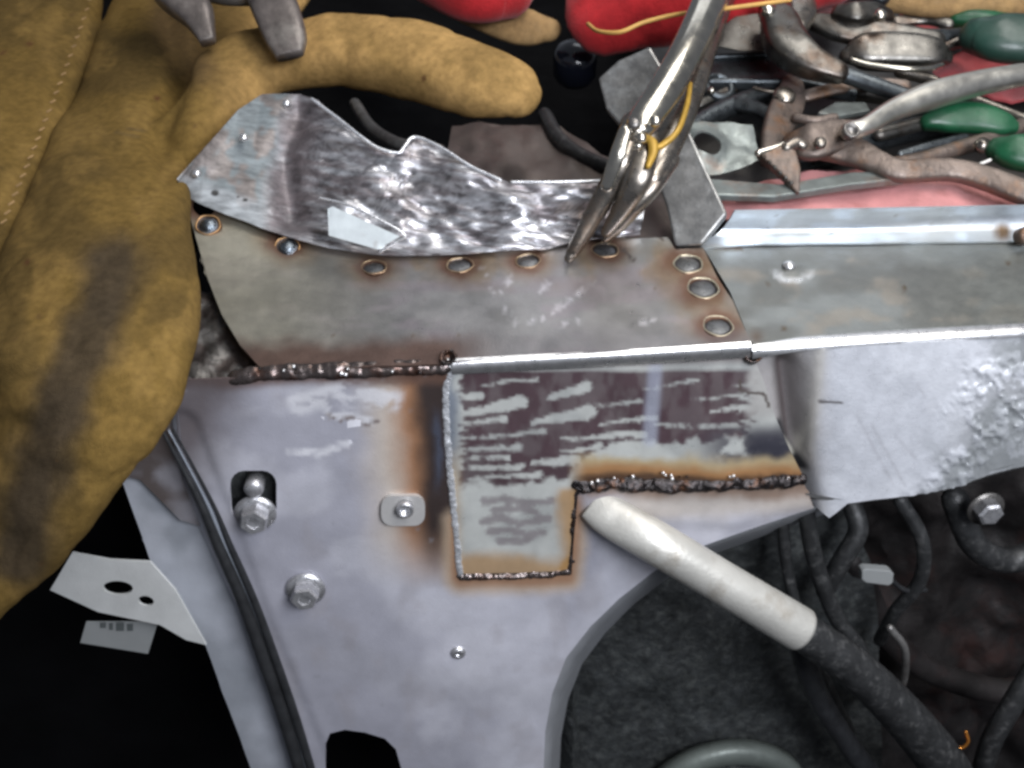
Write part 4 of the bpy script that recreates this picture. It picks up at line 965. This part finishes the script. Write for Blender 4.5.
for (pts_, w_, t_, m_, nm, lab, ct) in (
    ([(700, 104, .010), (735, 88, .012), (776, 72, .014)], .0026, .0018, 'oldtool', 'file', 'narrow dull file crossing behind the flat black pry bar', 'file'),
    ([(806, 96, .016), (840, 88, .018), (880, 84, .018), (905, 86, .018)], .0034, .002, 'rust', 'wrench', 'thin brown wrench shank under the long dark plier handle', 'wrench'),
    ([(890, 120, .010), (925, 108, .012), (950, 104, .012)], .003, .002, 'oldtool', 'drill_bit', 'short dull drill bit just above the green grips', 'drill bit'),
    ([(900, 155, .010), (930, 146, .012), (965, 138, .012)], .0022, .002, 'bluetool', 'punch', 'dark thin punch in the gap under the middle green grip', 'punch'),
    ([(896, 22, .024), (925, 19, .026), (948, 24, .026)], .0036, .0022, 'oldtool', 'wrench', 'small grimy wrench end under the brown leather roll', 'wrench'),
    ([(736, 104, .012), (760, 110, .013), (775, 122, .012)], .0040, .0022, 'bluetool', 'chisel', 'short black chisel between the offcut and the rusty plier head', 'chisel')):
    tag(tube(nm, [pt(*q) for q in pts_], w_, M[m_], t=t_, seg=16, power=.55), lab, ct)
off = sheet('sheet_offcut', [(684, 128), (702, 124), (728, 122), (746, 126), (752, 126), (755, 142), (761, 162), (740, 172), (705, 176), (694, 160)], lambda x, y: pp(x, y, pt(720, 150, .014), Vector((.1, -.4, .9)).normalized()), M['greysheet'], step=4, thick=.001,
      holes=[ell(706, 149, 14, 11, 18, .3)], hfn=lambda x, y: (fbm(x, y, 24, 3, 200) - .5) * .006 + .003 * ss(25, 8, np.hypot(x - 706, y - 149)))
tag(off, 'grey sheet metal offcut with a burnt through hole', 'offcut')
fs = thing('flat_strip', pt(800, 180, .004), 'pale grey green flat steel strip lying along the pink rag', 'strip')
slab('strip_bar', [(706, 178), (780, 184), (850, 172), (900, 170), (905, 178), (850, 184), (775, 196), (712, 194)], lambda x, y: pt(x, y, .0135), (0, 0, 1), .004, M['greysheet'], fs, bev=.0008)
tag(slab('flat_strip', [(818, 112), (835, 102), (866, 102), (870, 110), (836, 116)], lambda x, y: pt(x, y, .017), (0, 0, 1), .003, M['greysheet'], bev=.0006), 'short blue grey steel strip end above the rusty spring', 'strip')
tag(tube('cable_tie', [pt(968, 168, .014), pt(980, 164, .015), pt(990, 160, .016)], .0008, M['white'], seg=8), 'thin white wire end beside the lowest green grip', 'wire')
tag(tube('steel_rod', [pt(884, 166, .009), pt(920, 160, .009), pt(960, 148, .010), pt(1000, 135, .010), pt(1050, 112, .010)], .0042, M['rust'], seg=14), 'thin rusty rod running under the middle green grip', 'rod')
tag(tube('steel_rod', [pt(800, 158, .004), pt(850, 148, .004), pt(900, 132, .004), pt(960, 120, .004)], .007, M['bluetool'], seg=14), 'dark steel rod under the bright chrome handle', 'rod')

# green handled tools
g1 = thing('green_handled_snips', pt(1000, 40, .0), 'faded dark green grip at the upper right corner under the brown leather edge', 'snips')
tube('grip', [pt(978, 36, .034), pt(1000, 38, .036), pt(1040, 40, .036), pt(1080, 40, .036)], [.0105, .0140, .0145, .0145], M['darkgreen'], g1, t=.009, n=40, seg=28, power=.8)
tube('second_grip', [pt(955, 22, .026), pt(970, 20, .028), pt(990, 22, .028), pt(1010, 24, .026)], [.004, .006, .007, .006], M['green'], g1, t=.006, seg=24)
tube('shank', [pt(940, 46, .024), pt(960, 42, .026), pt(980, 40, .028)], .004, M['oldtool'], g1, t=.003, seg=14)
g2 = thing('green_handled_pliers', pt(970, 122, .0), 'bright green plier grips lying below the chrome handle', 'pliers')
tube('grip', [pt(928, 122, .016), pt(945, 118, .018), pt(975, 118, .018), pt(1000, 124, .016), pt(1010, 128, .014)], [.0045, .0078, .0085, .0070, .004], M['green'], g2, t=.005, n=40, seg=28, power=.7)
tube('second_grip', [pt(998, 150, .018), pt(1015, 152, .020), pt(1050, 156, .020), pt(1080, 158, .02)], [.006, .0090, .0100, .010], M['green'], g2, t=.006, n=30, seg=28, power=.7)
tube('shank', [pt(926, 122, .014), pt(905, 128, .013), pt(880, 134, .012)], .004, M['oldtool'], g2, t=.003, seg=14)
lathe('end_cap', [(.0042, -.001), (.0040, .002), (.0002, .0035)], pt(982, 146, .018), (0, -.5, .8), M['dullchrome'], g2, seg=16)

tag(tube('leather_roll', [pt(876, 0, .032), pt(930, 4, .034), pt(980, 3, .034), pt(1080, 3, .034)], [.006, .0085, .0085, .009], M['suede2'], t=.006, seg=24), 'brown leather roll edge along the top right of the photo', 'leather roll')
tag(lathe('fuse_cap', [(.0040, 0), (.0042, .004), (.0036, .006), (.0018, .0055), (.0003, .005)], pt(1020, 237, .004), (.2, -.6, .6), M['rust']), 'small red brown cap at the right end of the rear flange', 'cap')
